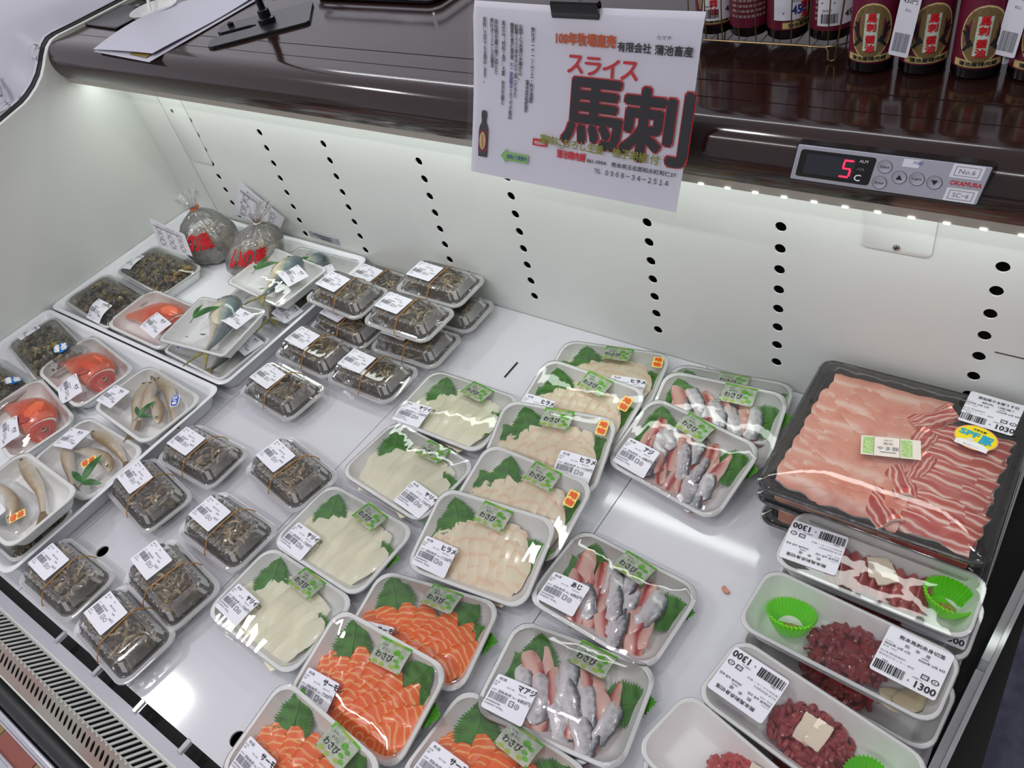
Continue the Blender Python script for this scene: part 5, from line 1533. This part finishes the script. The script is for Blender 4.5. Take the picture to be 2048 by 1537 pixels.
def horse(x, y, z, yaw, label, seed, kind, mx=0.0, my=0.0, cup=None, fats=(), lab=None, pitch=0, extra=None):
    rd = random.Random(seed)
    t = thing('horse_meat_tray', label, 'meat tray', (x, y, z), (RAD(pitch), 0, RAD(yaw)), 'stacked white trays of horse meat')
    link('tray', H_TRAY, t)
    fn = film_fn(HW - .004, HD - .004, HH, -0.002, 2.5)
    link('film', film_mesh(HW, HD, HH, 0.020, fn, 0.0005, seed), t)
    if kind == 'slices':
        for i in range(9):
            u = i / 8 - .5
            copy_under(HSL[i % 2], 'meat_slice', t, (mx + u * .098, my + rd.uniform(-.002, .002), .010 + .0006 * i), (RAD(34), 0, RAD(98 - 10 * u + rd.uniform(-4, 4))), (1.1, 1.15, 1))
    elif kind == 'shreds':
        o = copy_under(SHRED[seed % 3], 'shredded_meat', t, (mx, my, 0), (0, 0, RAD(rd.choice((0, 180)) + rd.uniform(-8, 8)))); o['kind'] = 'stuff'
    if cup:
        c = copy_under(CUP, 'green_cup', t, (cup[0], cup[1], .0065), (RAD(cup[2]), RAD(cup[3]), 0), (1, 1, 1) if len(cup) < 5 else cup[4])
        g = link('grated_ginger', GIN, c); g.location = (0.001, -0.002, .0012); g.rotation_euler = (0, 0, RAD(30))
    for i, (fx, fy, fz, a, k) in enumerate(fats):
        copy_under(FAT[k], 'fat_slice', t, (fx, fy, fz), (RAD(rd.uniform(-6, 6)), RAD(rd.uniform(-6, 6)), RAD(a)))
    if extra:
        mb = slab(.034, .026, .004, 'round', .001, .002, 8, 10, 3, .05)
        for k in (0, 1):
            o = mb.obj('pale_slice', K['garlic'], t) if k == 0 else copy_under(o.data, 'pale_slice', t, (0, 0, 0))
            o.location = (extra[0] + .012 * k, extra[1] + .006 * k, .006 + .003 * k); o.rotation_euler = (0, .1, RAD(20 + 40 * k))
    if lab:
        lx, ly, a, lines = lab
        put_label(t, meat_label(lines, '1300', '72 g', seed), LBL_M, lx, ly, a, fn, eps=0.0008)
    return t
HZ = 0.0365
RED = ['熊本馬刺赤身切落', ]
horse(1.040, -0.302, 0.0, -1.5, 'white tray of meat underneath the tray of neat red slices', 81, 'shreds', 0.0, 0.0, None, (), (0.068, 0.0, 2, RED))
horse(1.035, -0.298, HZ, -0.4, 'white tray of neat red meat slices directly before the black trays', 82, 'slices', 0.000, -0.002, (0.074, 0.003, -14, 8, (1.26, 1.15, 1.05)), ((0.000, 0.010, .0225, 22, 1), (0.008, 0.004, .0245, 38, 1)), (-0.072, -0.003, 184, RED))
horse(1.038, -0.410, 0.0, -4, 'white tray of meat underneath the tray with green cup at its left end', 83, 'shreds', 0.0, 0.0, None, (), None)
horse(1.033, -0.398, HZ, -3.2, 'white tray of shredded red meat with green cup at its left end', 84, 'shreds', 0.008, -0.002, (-0.060, -0.004, -22, -6, (1.25, 1.18, 1.05)), (), (0.066, 0.011, -1, RED), 0, (0.066, -0.024))
horse(1.036, -0.520, 0.0, -9, 'white tray of meat underneath the shredded meat tray with upside down label', 85, 'shreds', 0.010, 0.0, None, (), None)
horse(1.033, -0.508, HZ, -9.2, 'white tray of shredded red meat with upside down label at its left end', 86, 'shreds', 0.006, 0.0, (0.066, -0.004, 10, 4), ((0.000, 0.000, .0285, 2, 0), (0.012, 0.001, .0300, -2, 0)), (-0.070, 0.002, 181, RED))
horse(1.008, -0.606, 0.0, -14, 'white tray of meat underneath the tray cut by the bottom edge', 87, 'shreds', 0.0, 0.0, None, (), None)
horse(1.006, -0.600, HZ, -14, 'white tray of shredded red meat cut by the bottom edge of the photo', 88, 'shreds', -0.004, 0.008, (0.078, 0.006, 8, 4, (1.2, 1.15, 1)), ((0.000, 0.020, .0290, 12, 1),), (0.072, 0.000, 0, RED))
# ================================================================ things on the counter
CZ = 0.4926
# temperature panel on the counter's front
t = thing('control_panel', 'silver temperature control panel with red digit on the front of the counter', 'control panel', (0.9440, -0.1200, 0.4715), (RAD(84), 0, RAD(0.4)))
PW, PHh = 0.178, 0.0385
mb = MB()
SK = 0.0045
def skew(m, st=0):
    for i in range(st, len(m.v)): m.v[i] = (m.v[i][0] + m.v[i][1] * 0.16, m.v[i][1], m.v[i][2])
loft(mb, [rr(PW + .003, PHh + .003, .002, -.008, 3, 1), rr(PW + .003, PHh + .003, .002, .0015, 3, 1)], cap0=True, cap1=True)
skew(mb); mb.obj('bezel', K['blackgloss'], t)
mb = MB(); bbox(mb, PW, PHh, .0015, .0030, .0012, .0004); skew(mb); mb.obj('face_plate', K['panelgrey'], t)
mb = MB(); bbox(mb, .074, .0300, .0030, .0034, .003, .0001); skew(mb)
st = len(mb.v); rect(mb, -.030, -.0105, .019, .0115, 1, .0036)
text(mb, 'ALM', .0220, .0085, .0030, 2, z=.0037); text(mb, 'NSB', .0220, .0000, .0028, 3, z=.0037); text(mb, 'C', .0215, -.0115, .0070, 2, z=.0037, bold=.02)
skew(mb, st)
o = mb.obj('display', [K['rubber'], K['display'], K['white'], K['inkg']], t); o.location = (-.0475, 0, 0)
mb = MB()
seg = lambda x0, y0, x1, y1: rect(mb, x0, y0, x1, y1, 0)
seg(-.0042, .0078, .0050, .0098); seg(-.0046, .0010, -.0026, .0074); seg(-.0040, -.0008, .0040, .0010); seg(.0028, -.0076, .0048, -.0010); seg(-.0054, -.0098, .0036, -.0078)
skew(mb); o = mb.obj('digit', K['ledred'], t, ang=0); o.location = (-.0355, 0, .0038)
for i, (bx, by, s) in enumerate(((-.0010, .0072, 'Select'), (-.0010, -.0100, 'Enter'), (.0150, -.0018, '▲'), (.0310, -.0012, 'Light'), (.0470, -.0024, '▼'))):
    mb = MB(); lathe(mb, [(.0068, 0), (.0068, .0004), (.0062, .0007), (.0056, .0004)], 20, cap1=True)
    ringmark(mb, 0, 0, .0070, .0004, 1)
    for q in range(len(mb.v) - 32, len(mb.v)): mb.v[q] = (mb.v[q][0], mb.v[q][1], .0006)
    if s in '▲▼':
        sg = 1 if s == '▲' else -1
        mb.add([(-.003, -.0024 * sg, .0007), (.003, -.0024 * sg, .0007), (0, .0026 * sg, .0007)], [(0, 1, 2)], 1)
    else: text(mb, s, 0, 0, .0030, 1, w=.0088, align='c', z=.0007)
    o = mb.obj('button', [K['panelgrey'], K['ink']], t); o.location = (bx + by * .16, by, .0029)
mb = MB(); bbox(mb, .0150, .0080, .0030, .0033, .0004, .0001); text(mb, '冷蔵2', .001, -.0006, .0036, 1, z=.0034); skew(mb)
o = mb.obj('sticker', [K['paper'], K['inkblue']], t, ang=0); o.location = (.0235, .0138, 0)
for s, (lx, ly) in (('No.6', (.0725, .0120)), ('SC−6', (.0710, -.0120))):
    mb = MB(); bbox(mb, .0270, .0135, .0030, .0033, .0004, .0001); st = len(mb.v)
    outline_box(mb, -.0105, -.0045, .0105, .0050, .0005)
    text(mb, s, 0, .0002, .0046, 1, w=.0140, align='c')
    for q in range(st, len(mb.v)): mb.v[q] = (mb.v[q][0], mb.v[q][1], .0035)
    skew(mb); o = mb.obj('sticker', [K['paper'], K['inkg']], t, ang=0); o.location = (lx, ly, 0)
mb = MB(); text(mb, 'OKAMURA', 0, 0, .0046, 0, w=.0270, align='c', bold=.02, z=.0033); skew(mb)
o = mb.obj('maker_mark', K['inkred'], t, ang=0); o.location = (.0735, .0002, 0)

# laminated poster hanging from a clip
t = thing('poster', 'laminated white poster with large black characters hanging over the counter edge', 'poster', (0.5945, -0.095, 0.611))
PU, PV = 0.311, 0.218
def pm(u, v, e=0.0):
    """poster plane: u from the left, v from the bottom (metres) to local space, gently curled"""
    s = 1 - v / PV
    y = -0.067 * s ** 1.25 - 0.004 * sin(pi * u / PU) - e + 0.010 * max(0, 0.10 - s) * 10 * 0.6
    z = -0.203 * s + 0.003 * sin(pi * u / PU) * s - 0.006 * (u / PU - .5) * (.5 + s * .5)
    x = u - PU / 2 - 0.012 * s
    return (x, y, z)
def sheet(name, u0, u1, v0, v1, e, m, par):
    mb = MB(); nx, ny = 14, 12
    vs = [pm(u0 + (u1 - u0) * i / nx, v0 + (v1 - v0) * q / ny, e) for i in range(nx + 1) for q in range(ny + 1)]
    mb.add(vs, [(i*(ny+1)+q, (i+1)*(ny+1)+q, (i+1)*(ny+1)+q+1, i*(ny+1)+q+1) for i in range(nx) for q in range(ny)])
    return mb.obj(name, m, par, ang=60)
sh = sheet('sheet', .004, PU - .004, .004, PV - .002, 0, K['poster'], t)
sheet('laminate', 0, PU, 0, PV, .0066, K['lam'], t)
def print_part(name, build, mats, e):
    mb = MB(); build(mb)
    lev = {}
    for f, m in zip(mb.f, mb.m):
        for q in f: lev[q] = m
    for q, (a, b, c) in enumerate(mb.v): mb.v[q] = pm(a, b, e + .0007 * lev.get(q, 0) + c)
    return mb.obj(name, [K[m] for m in mats], sh, ang=0)
def T(mb, s, px, py, h, m, w=None, **k):
    """place ink by fractions of the sheet (px from left, py from top)"""
    text(mb, s, px * PU, (1 - py) * PV, h * PV, m, None if w is None else w * PU, **k)
def big(mb):
    T(mb, '馬', .472, .708, .345, 0, .250, bold=.050); T(mb, '刺', .728, .738, .36, 0, .260, bold=.050)
    T(mb, '馬', .472, .708, .345, 1, .250, bold=.034); T(mb, '刺', .728, .738, .36, 1, .260, bold=.034)
print_part('large_print', big, ['inkred', 'ink'], .0020)
def red(mb):
    for i, c in enumerate('スライス'): T(mb, c, .475 + .0755 * i, .335 + .003 * i, .092, 0, .066, bold=.025)
    T(mb, '蒲池精肉鋪', .455, .800, .045, 0, .130, bold=.04)
    rect(mb, .335 * PU, .245 * PV, .405 * PU, .285 * PV, 0); text(mb, 'POINT!', .348 * PU, .255 * PV, .018 * PV, 1, w=.05 * PU, bold=.03)
    T(mb, 'カマチ', .455, .750, .016, 2, .035)
print_part('red_print', red, ['inkred', 'white', 'ink'], .0020)
def orange(mb): T(mb, '100年牧場直売', .420, .190, .062, 0, .250, bold=.05)
print_part('orange_print', orange, ['inkor'], .0024)
def olive(mb): T(mb, '薬味におろし生姜・柚子胡椒 付', .375, .728, .050, 0, .520, bold=.03, ang=-1.2)
print_part('olive_print', olive, ['inkolive'], .0050)
def small(mb):
    T(mb, '有限会社', .680, .205, .048, 0, .130, bold=.03); T(mb, '蒲池畜産', .825, .208, .048, 0, .140, bold=.03); T(mb, 'カマチ', .828, .135, .020, 0, .055)
    T(mb, '861-0904　熊本県玉名郡和水町和仁37', .595, .800, .026, 0, .370, bold=.01); T(mb, 'TEL', .630, .848, .024, 0, .030); T(mb, '０９６８－３４－２５１４', .680, .850, .028, 0, .260, bold=.01)
    for s, px, top, hh in (('馬刺し以外でもお奨めします。', .068, .085, .36), ('弊社オリジナルお醤油', .105, .085, .27), ('添加物を最小限に抑えた', .126, .09, .30), ('再仕込（材料２倍）４夏　年月を越え', .163, .095, .46), ('醸業を育む筑後', .205, .10, .20), ('不二家醤油', .205, .315, .14), ('とのコラボ商品', .205, .46, .17), ('創業１２０年をかけて培ってきた', .226, .105, .40), ('全国１％未満の木樽仕込。', .247, .105, .30), ('弊社オーナーソムリエ・利き酒師', .305, .115, .41), ('蒲池将裕監修', .283, .40, .18)):
        mi = 1 if s in ('不二家醤油',) else 0
        text(mb, s, px * PU, (1 - top - hh) * PV, hh * PV, mi, w=.0165 * PU, vert=True, bold=.015)
    ox, oy = .075 * PU, .13 * PV
    mb.add([(ox + .105 * PU, oy + .03 * PV, 0), (ox + .135 * PU, oy + .075 * PV, 0), (ox + .135 * PU, oy - .015 * PV, 0)], [(0, 2, 1)], 2)
    rect(mb, ox + .135 * PU, oy + .005 * PV, ox + .245 * PU, oy + .055 * PV, 2)
    text(mb, '店内にて発売中', ox + .138 * PU, oy + .017 * PV, .026 * PV, 1, w=.10 * PU, bold=.03, z=.0008)
print_part('small_print', small, ['ink', 'inkblue', 'inkgrn'], .0022)
def pic(mb):
    cx, b = .078 * PU, .125 * PV
    prof_ = [(.024, 0), (.024, .17), (.012, .205), (.012, .225), (.014, .23), (.014, .262), (.009, .272)]
    vs = [(cx + a * PU, b + h * PV, 0) for a, h in prof_] + [(cx - a * PU, b + h * PV, 0) for a, h in reversed(prof_)]
    mb.add(vs, [tuple(range(len(vs)))], 0)
    rect(mb, cx - .024 * PU, b + .03 * PV, cx + .024 * PU, b + .16 * PV, 1); disc(mb, cx, b + .098 * PV, .017 * PU, .052 * PV, 2, .0002)
    text(mb, '馬刺醤油', cx - .004 * PU, b + .058 * PV, .08 * PV, 3, w=.009 * PU, vert=True, z=.0004)
print_part('bottle_picture', pic, ['bottle', 'burgundy', 'cream', 'inkred'], .0020)
# clip stand that holds the poster
c = thing('clip_stand', 'black clip on a thin stand holding the poster, at the top edge', 'clip', (0.592, -0.082, CZ))
mb = MB(); lathe(mb, [(.024, 0), (.024, .003), (.006, .006), (.003, .010)], 24, cap0=True); o = mb.obj('foot', K['blackgloss'], c); o.location = (0, .040, 0)
mb = MB(); tube(mb, [(0, .040, .006), (0, .038, .08), (0, .020, .118), (0, -.004, .126)], .0022, 8); mb.obj('rod', K['blackmetal'], c)
mb = MB(); box(mb, -.031, .031, -.0185, -.0160, .106, .122); box(mb, -.031, .031, -.0120, -.0095, .106, .122); box(mb, -.031, .031, -.0175, -.0105, .119, .124)
tube(mb, [(-.031, -.017, .110), (.031, -.017, .110)], .0022, 8); mb.obj('clip', K['blackgloss'], c)

# soy sauce bottles
BR = 0.0243
def bottle_meshes():
    mb = MB()
    lathe(mb, [(.010, .0005), (.022, 0), (BR, .002), (BR, .090), (.0225, .098), (.0165, .108), (.0125, .116), (.0118, .124)], 32, cap0=True)
    cap = MB(); lathe(cap, [(.0140, .122), (.0145, .124), (.0145, .142), (.0125, .146), (.006, .147)], 24, cap0=True, cap1=True)
    return mb.mesh('glass', K['bottle'], 40), cap.mesh('cap', K['blackgloss'], 40)
BG, BC = bottle_meshes()
def wrapm(mb, R, e=0.0):
    lev = {}
    for f, m in zip(mb.f, mb.m):
        for q in f: lev[q] = m
    for q, (a, b, z) in enumerate(mb.v):
        r = R + e + .00018 * lev.get(q, 0) + z
        mb.v[q] = (r * sin(a / R), -r * cos(a / R), b)
def band_strip(mb, a0, a1, b0, b1, m, n=36):
    vs = [(a0 + (a1 - a0) * i / n, b, 0) for i in range(n + 1) for b in (b0, b1)]
    mb.add(vs, [(2*i, 2*i+2, 2*i+3, 2*i+1) for i in range(n)], m)
def front_label():
    mb = MB(); C_ = pi * BR
    band_strip(mb, -C_, C_, .012, .084, 0)
    n = 40; R1, R2 = .0215, .030
    for rx, ry, m in ((R1, R2, 1), (R1 - .0016, R2 - .0016, 2), (R1 - .0021, R2 - .0021, 1)):
        vs = []
        for i in range(n + 1):
            y = -1 + 2 * i / n; xw = math.sqrt(max(0, 1 - y * y))
            for q in (-1, -.5, 0, .5, 1): vs.append((rx * xw * q, .047 + ry * y, 0))
        mb.add(vs, [(5*i+q, 5*i+q+1, 5*i+q+6, 5*i+q+5) for i in range(n) for q in range(4)], m)
    band_strip(mb, -.0068, .0068, .026, .066, 3, 6)
    for i, ch in enumerate('馬刺醤油'): text(mb, ch, 0, .0615 - .0098 * i - (.003 if i > 1 else 0), .0084, 5, w=.0088, align='c', bold=.05)
    for i, ch in enumerate('再仕込み'):
        a = RAD(130 - 27 * i); text(mb, ch, .0165 * cos(a), .050 + .0225 * sin(a), .0046, 2, align='c', ang=(a - pi/2) * 57.3 * .6)
    for sx in (-1, 1):   # leaping horses, abstract strokes
        for p in (((-.002, .034), (.001, .050)), ((.001, .050), (.004, .056)), ((-.002, .042), (-.005, .036)), ((.002, .046), (.006, .050)), ((-.001, .036), (.003, .030))):
            (ax, ay), (bx, by) = p
            d = Vector((bx - ax, by - ay)); nrm = Vector((-d.y, d.x)).normalized() * .0013
            X = sx * .0135
            mb.add([(X + sx * (ax - nrm.x), ay - nrm.y, .0001), (X + sx * (ax + nrm.x), ay + nrm.y, .0001), (X + sx * (bx + nrm.x), by + nrm.y, .0001), (X + sx * (bx - nrm.x), by - nrm.y, .0001)], [(0, 1, 2, 3)], 4)
    band_strip(mb, -.0245, .0245, .0135, .0215, 1, 16); band_strip(mb, -.0245, .0245, .0135, .0140, 2, 16); band_strip(mb, -.0245, .0245, .0210, .0215, 2, 16)
    text(mb, '蒲池屋精肉鋪', 0, .0175, .0046, 4, w=.036, align='c', bold=.03)
    wrapm(mb, BR, .0003)
    return mb.mesh('label', [K[m] for m in ('burgundy', 'cream', 'stem', 'packetpaper', 'ink', 'inkred')], 0)
def back_label():
    mb = MB(); band_strip(mb, -pi * BR, pi * BR, .012, .084, 0)
    rd = random.Random(4)
    for i in range(9):
        x = -.022
        while x < .020:
            w = rd.uniform(.003, .007); rect(mb, x, .024 + .0062 * i, min(.021, x + w), .0272 + .0062 * i, 1); x += w + .0012
    band_strip(mb, -.008, .021, .060, .066, 2, 10)
    wrapm(mb, BR, .0003)
    return mb.mesh('label', [K[m] for m in ('burgundy', 'pinkstrip', 'white')], 0)
FL, BLb = front_label(), back_label()
def price_sticker():
    mb = MB(); band_strip(mb, -.017, .017, .024, .086, 0, 12)
    text(mb, '450', .0035, .030, .0100, 1, w=.0165, align='l', bold=.04); text(mb, '¥', -.007, .031, .003, 1)
    outline_box(mb, -.003, .055, .005, .062, .0009); text(mb, '紙', -.001, .0565, .0045, 1); ringmark(mb, .0105, .0585, .0038, .0009)
    text(mb, '保存方法', .003, .044, .0034, 2); barcode(mb, -.014, .066, .026, .012, 1, 5)
    wrapm(mb, BR, .0012)
    return mb.mesh('price_sticker', [K[m] for m in ('paper', 'inkblue', 'inkg')], 0)
def text_sticker():
    mb = MB(); band_strip(mb, -.021, .021, .018, .086, 0, 14)
    barcode(mb, -.017, .021, .018, .011, 1, 8); text(mb, '20477', -.016, .034, .003, 1); text(mb, '450', .009, .026, .0070, 1, bold=.03)
    for i in range(6): rect(mb, -.017, .043 + .005 * i, -.017 + (.014, .02, .012, .024, .018, .022)[i], .0452 + .005 * i, 2)
    outline_box(mb, .007, .050, .013, .056, .0008); ringmark(mb, .0175, .053, .0032, .0008)
    wrapm(mb, BR, .0012)
    return mb.mesh('price_sticker', [K[m] for m in ('paper', 'ink', 'inkg')], 0)
PS1, PS2 = price_sticker(), text_sticker()
def tag_flag():
    mb = MB(); bbox(mb, .021, .078, 0, .0004, .002, .0001)
    text(mb, '450円', 0, .020, .0070, 1, w=.0145, align='c', z=.0006); text(mb, '税込', 0, .010, .003, 2, align='c', z=.0006)
    barcode(mb, -.008, -.034, .016, .020, 2, 6)
    for q in range(len(mb.v)):
        x, y, z = mb.v[q]
        if z == 0 and abs(x) < .0102 and abs(y) < .0385 and q > 60: mb.v[q] = (x, y, .0006)
    return mb.mesh('hang_tag', [K[m] for m in ('paper', 'ink', 'inkg')], 0)
HT = tag_flag()
def soy(x, y, rot, label, lab, st=None, strot=0, tagp=None):
    t = thing('soy_sauce_bottle', label, 'bottle', (x, y, CZ + (.0118 if y > .09 else 0)), (0, 0, RAD(rot)), 'soy sauce bottles on the counter')
    link('glass', BG, t); link('cap', BC, t); link('label', lab, t)
    if st:
        s = link('price_sticker', st, t); s.rotation_euler = (0, 0, RAD(strot))
    if tagp:
        g = link('hang_tag', HT, t); g.location = tagp[:3]; g.rotation_euler = (RAD(90), RAD(tagp[4]), RAD(tagp[3]))
    return t
soy(0.8705, 0.060, 8, 'soy sauce bottle with burgundy label at the left end of the loose row', FL)
soy(0.9235, 0.064, 24, 'soy sauce bottle second in the loose row, white tag over its left shoulder', FL, None, 0, (-.026, -.022, .062, -30, 6))
soy(0.9765, 0.063, 12, 'soy sauce bottle third in the loose row, its oval label facing the front squarely', FL, None, 0, (.030, -.012, .052, 32, -2))
soy(1.0295, 0.066, 16, 'soy sauce bottle at the right edge of the photo', FL, None, 0, (-.029, -.015, .064, -30, 4))
soy(0.662, 0.108, 20, 'soy sauce bottle in the basket just behind the poster edge', FL, PS2, 12)
soy(0.7085, 0.106, 20, 'soy sauce bottle in the basket turned to its burgundy back label', BLb)
soy(0.7575, 0.104, 64, 'soy sauce bottle in the basket with white price 450 sticker and half its oval label', FL, PS1, -42)
soy(0.8075, 0.108, 24, 'soy sauce bottle at the right end of the basket, white sticker with bar code', BLb, PS2, 8)
# wire basket
t = thing('wire_basket', 'thin brass wire basket holding bottles right of the poster', 'basket', (0.735, 0.098, CZ))
bw, bd = 0.216, 0.074
for z in (0.016, 0.088):
    mb = MB(); tube(mb, rr(bw, bd, .03, z, 6, 2), .0011 if z < .05 else .0016, 6, closed=True); mb.obj('rim', K['wire'], t)
for i in range(9):
    x = -bw/2 + .022 + i * (bw - .044) / 8
    mb = MB(); tube(mb, [(x, -bd/2, .088), (x, -bd/2 - .001, .05), (x, -bd/2 + .001, .016), (x, -bd/2 + .012, .0105), (x, bd/2 - .012, .0105), (x, bd/2, .016), (x, bd/2, .088)], .0008, 5); mb.obj('wire', K['wire'], t)
for sx in (-1, 1):
    X = sx * (bw/2 - .024)
    mb = MB(); tube(mb, [(X - .020, -bd/2 - .001, .016), (X, -bd/2 - .001, .016), (X + .003, -bd/2 - .001, .012), (X + .004, -bd/2 - .003, .003), (X + .008, -bd/2 - .003, .0012), (X + .012, -bd/2 - .003, .003), (X + .014, -bd/2 - .001, .03), (X + .018, -bd/2 + .001, .088)], .0011, 6); mb.obj('leg', K['wire'], t)
    mb = MB(); tube(mb, [(X, bd/2, .016), (X, bd/2 + .003, .0012), (X + .010, bd/2 + .003, .0012), (X + .010, bd/2, .016)], .0011, 6); mb.obj('leg', K['wire'], t)

# slotted black base plate with a thin pole
t = thing('sign_stand', 'black metal base plate with slot and thin black pole on the counter', 'stand', (-0.185, 0.054, CZ), (0, 0, RAD(42)))
mb = MB()
outl2 = [(-.100, -.052), (-.090, -.060), (.065, -.060), (.072, -.052), (.072, .052), (.065, .060), (-.050, .060), (-.056, .054), (-.058, .014), (-.010, .010), (-.010, -.004), (-.100, -.010)]
outl2 = [(.078, -.056), (.084, -.050), (.084, .050), (.078, .056), (-.088, .056), (-.096, .048), (-.096, .018), (-.088, .010), (-.034, .010), (-.020, .004), (-.020, -.004), (-.030, -.008), (-.092, -.008), (-.104, -.018), (-.104, -.048), (-.096, -.056)]
loft(mb, [[(x, y, z) for x, y in outl2] for z in (0, .004)], cap0=True, cap1=True)
mb.obj('base_plate', K['blackmetal'], t, ang=30)
mb = MB(); lathe(mb, [(.016, .004), (.016, .012), (.011, .014), (.011, .026), (.0085, .028)], 20, cap1=True); o = mb.obj('socket', K['blackgloss'], t); o.location = (.002, .000, 0)
mb = MB(); tube(mb, [(.002, 0, .020), (.0, .002, .26)], .0065, 12); mb.obj('pole', K['blackgloss'], t)
mb = MB(); lathe(mb, [(.006, .004), (.006, .010), (.003, .012)], 12, cap1=True); o = mb.obj('knob', K['blackgloss'], t); o.location = (-.072, .034, 0)

# folded papers, spoon rest, packet, second base
t = thing('paper_stack', 'stack of folded white paper sheets lying over the counter edge at left', 'papers', (-0.42, 0.02, CZ + .001))
def psheet(name, q, z0, wave, m):
    mb = MB(); nx, ny = 10, 14
    A, B, Cc, D = (Vector(p) for p in q)
    vs = []
    for i in range(nx + 1):
        for k in range(ny + 1):
            u, v = i / nx, k / ny
            p = A.lerp(B, u).lerp(D.lerp(Cc, u), v)
            vs.append((p.x, p.y, z0 + p.z + wave * sin(pi * v) * (.6 + .4 * cos(3 * u)) + .3 * wave * sin(5 * v + 2 * u)))
    mb.add(vs, [(i*(ny+1)+k, (i+1)*(ny+1)+k, (i+1)*(ny+1)+k+1, i*(ny+1)+k+1) for i in range(nx) for k in range(ny)])
    top = len(vs); mb.add([(x, y, z - .0008) for x, y, z in vs], [(i*(ny+1)+k+1, (i+1)*(ny+1)+k+1, (i+1)*(ny+1)+k, i*(ny+1)+k) for i in range(nx) for k in range(ny)])
    e = [i*(ny+1) for i in range(nx+1)] + [nx*(ny+1)+k for k in range(1, ny+1)] + [i*(ny+1)+ny for i in range(nx-1, -1, -1)] + [k for k in range(ny-1, 0, -1)]
    mb.f += [(e[k], e[k]+top, e[(k+1) % len(e)]+top, e[(k+1) % len(e)]) for k in range(len(e))]; mb.m += [0] * len(e)
    return mb.obj(name, m, t, ang=50)
o = lambda x, y, z=0: (x + .42, y - .02, z)
psheet('sheet', [o(-.527, -.108), o(-.318, -.122), o(-.325, .20), o(-.50, .20)], .0006, .001, K['sheet'])
psheet('sheet', [o(-.529, -.106), o(-.330, -.102), o(-.335, .19), o(-.505, .17)], .0042, .010, K['sheet'])
mb = MB(); mb.add([o(-.405, -.106, .0026), o(-.340, -.112, .0026), o(-.345, -.085, .0026), o(-.405, -.085, .0026)], [(0, 1, 2, 3)]); mb.obj('printed_corner', K['tagyel'], t, ang=0)

mb = MB(); lathe(mb, [(.030, 0), (.034, .002), (.046, .010), (.050, .016), (.047, .0155), (.040, .008), (.030, .004)], 32, cap0=True, cap1=True)
q = mb.obj('saucer', K['white']); q.location = (-0.545, 0.060, CZ + .0005)
tag(q, 'small white dish half under the papers on the counter', 'dish')
mb = MB(); tube(mb, [(0, 0, .012), (-.030, .05, .10), (-.045, .075, .16)], .0035, 8)
q = mb.obj('stirring_stick', K['white']); q.location = (-0.545, 0.050, CZ); tag(q, 'thin white stick rising from the white dish', 'stick')
t = thing('snack_packet', 'packet printed with teal waves and an orange egg shape, at the top left', 'packet', (-0.640, 0.125, CZ + .002), (RAD(14), 0, RAD(-8)))
mb = MB(); nx, ny = 16, 20; w, h, dd = .19, .17, .030
for sgn in (1, -1):
    vs = []
    for i in range(nx + 1):
        for k in range(ny + 1):
            u, v = i / nx, k / ny
            puff = (max(0, sin(pi * u)) * max(0, sin(pi * (0.04 + .92 * v)))) ** .5
            vs.append(((u - .5) * w, -sgn * dd / 2 * puff, v * h))
    mb.add(vs, [(i*(ny+1)+k, (i+1)*(ny+1)+k, (i+1)*(ny+1)+k+1, i*(ny+1)+k+1)[::sgn] for i in range(nx) for k in range(ny)])
pk = mb.obj('packet', K['packetpaper'], t, ang=60)
mb = MB()
def pf(x, z):
    u, v = x / w + .5, z / h
    return -dd / 2 * (max(0, sin(pi * u)) * max(0, sin(pi * (0.04 + .92 * v)))) ** .5
for r in range(9):
    z0 = .010 + r * .018
    vs = []
    for i in range(41):
        x = -w/2 + .004 + (w - .008) * i / 40
        zz = z0 + .0035 * sin(i * .9 + r)
        for e in (0, .0075): vs.append((x, pf(x, zz + e) - .0006, zz + e))
    mb.add(vs, [(2*i, 2*i+2, 2*i+3, 2*i+1) for i in range(40)], 0)
for rx, rz, m, e in ((.040, .050, 1, .0010), (.034, .043, 2, .0014), (.020, .024, 3, .0018)):
    n = 28
    mb.add([(.0 + rx * cos(2*pi*i/n), pf(rx * cos(2*pi*i/n), .072 + rz * sin(2*pi*i/n)) - e, .072 + rz * sin(2*pi*i/n)) for i in range(n)], [tuple(range(n))], m)
mb.obj('printed_front', [K['teal'], K['cream'], K['egg'], K['tagyel']], pk, ang=0)
mb = MB(); bbox(mb, .15, .10, 0, .004, .006); q = mb.obj('base_plate', K['blackmetal']); q.location = (-0.660, 0.040, CZ); q.rotation_euler = (0, 0, RAD(-3))
tag(q, 'dark grey flat plate under the wave printed packet at the left', 'plate')
# chrome frame at the top
t = thing('wire_tray', 'chrome edged black tray at the top edge behind the counter', 'tray', (-0.020, 0.235, CZ))
mb = MB(); bbox(mb, .30, .14, .001, .006, .02); mb.obj('bottom', K['blackgloss'], t)
mb = MB(); tube(mb, rr(.304, .144, .022, .012, 6, 2), .0042, 8, closed=True); mb.obj('rim', K['chrome'], t)
mb = MB(); tube(mb, rr(.300, .140, .022, .030, 6, 2), .0030, 8, closed=True); mb.obj('rim', K['chrome'], t)
for i in range(2):
    mb = MB(); box(mb, -.09, .09, -.012, .012, 0, .0015)
    q = mb.obj('menu_card', K['fishwhite'] if i else K['inkor'], ang=0); q.location = (-0.225 + .03 * i, 0.222 + .02 * i, CZ + .0005 + .0016 * i); q.rotation_euler = (0, 0, RAD(34))
    tag(q, 'cream card strip lying behind the sign stand at the top edge' if i else 'orange brown card strip lying behind the sign stand at the top edge', 'card')
# light strip reflector tag on the counter
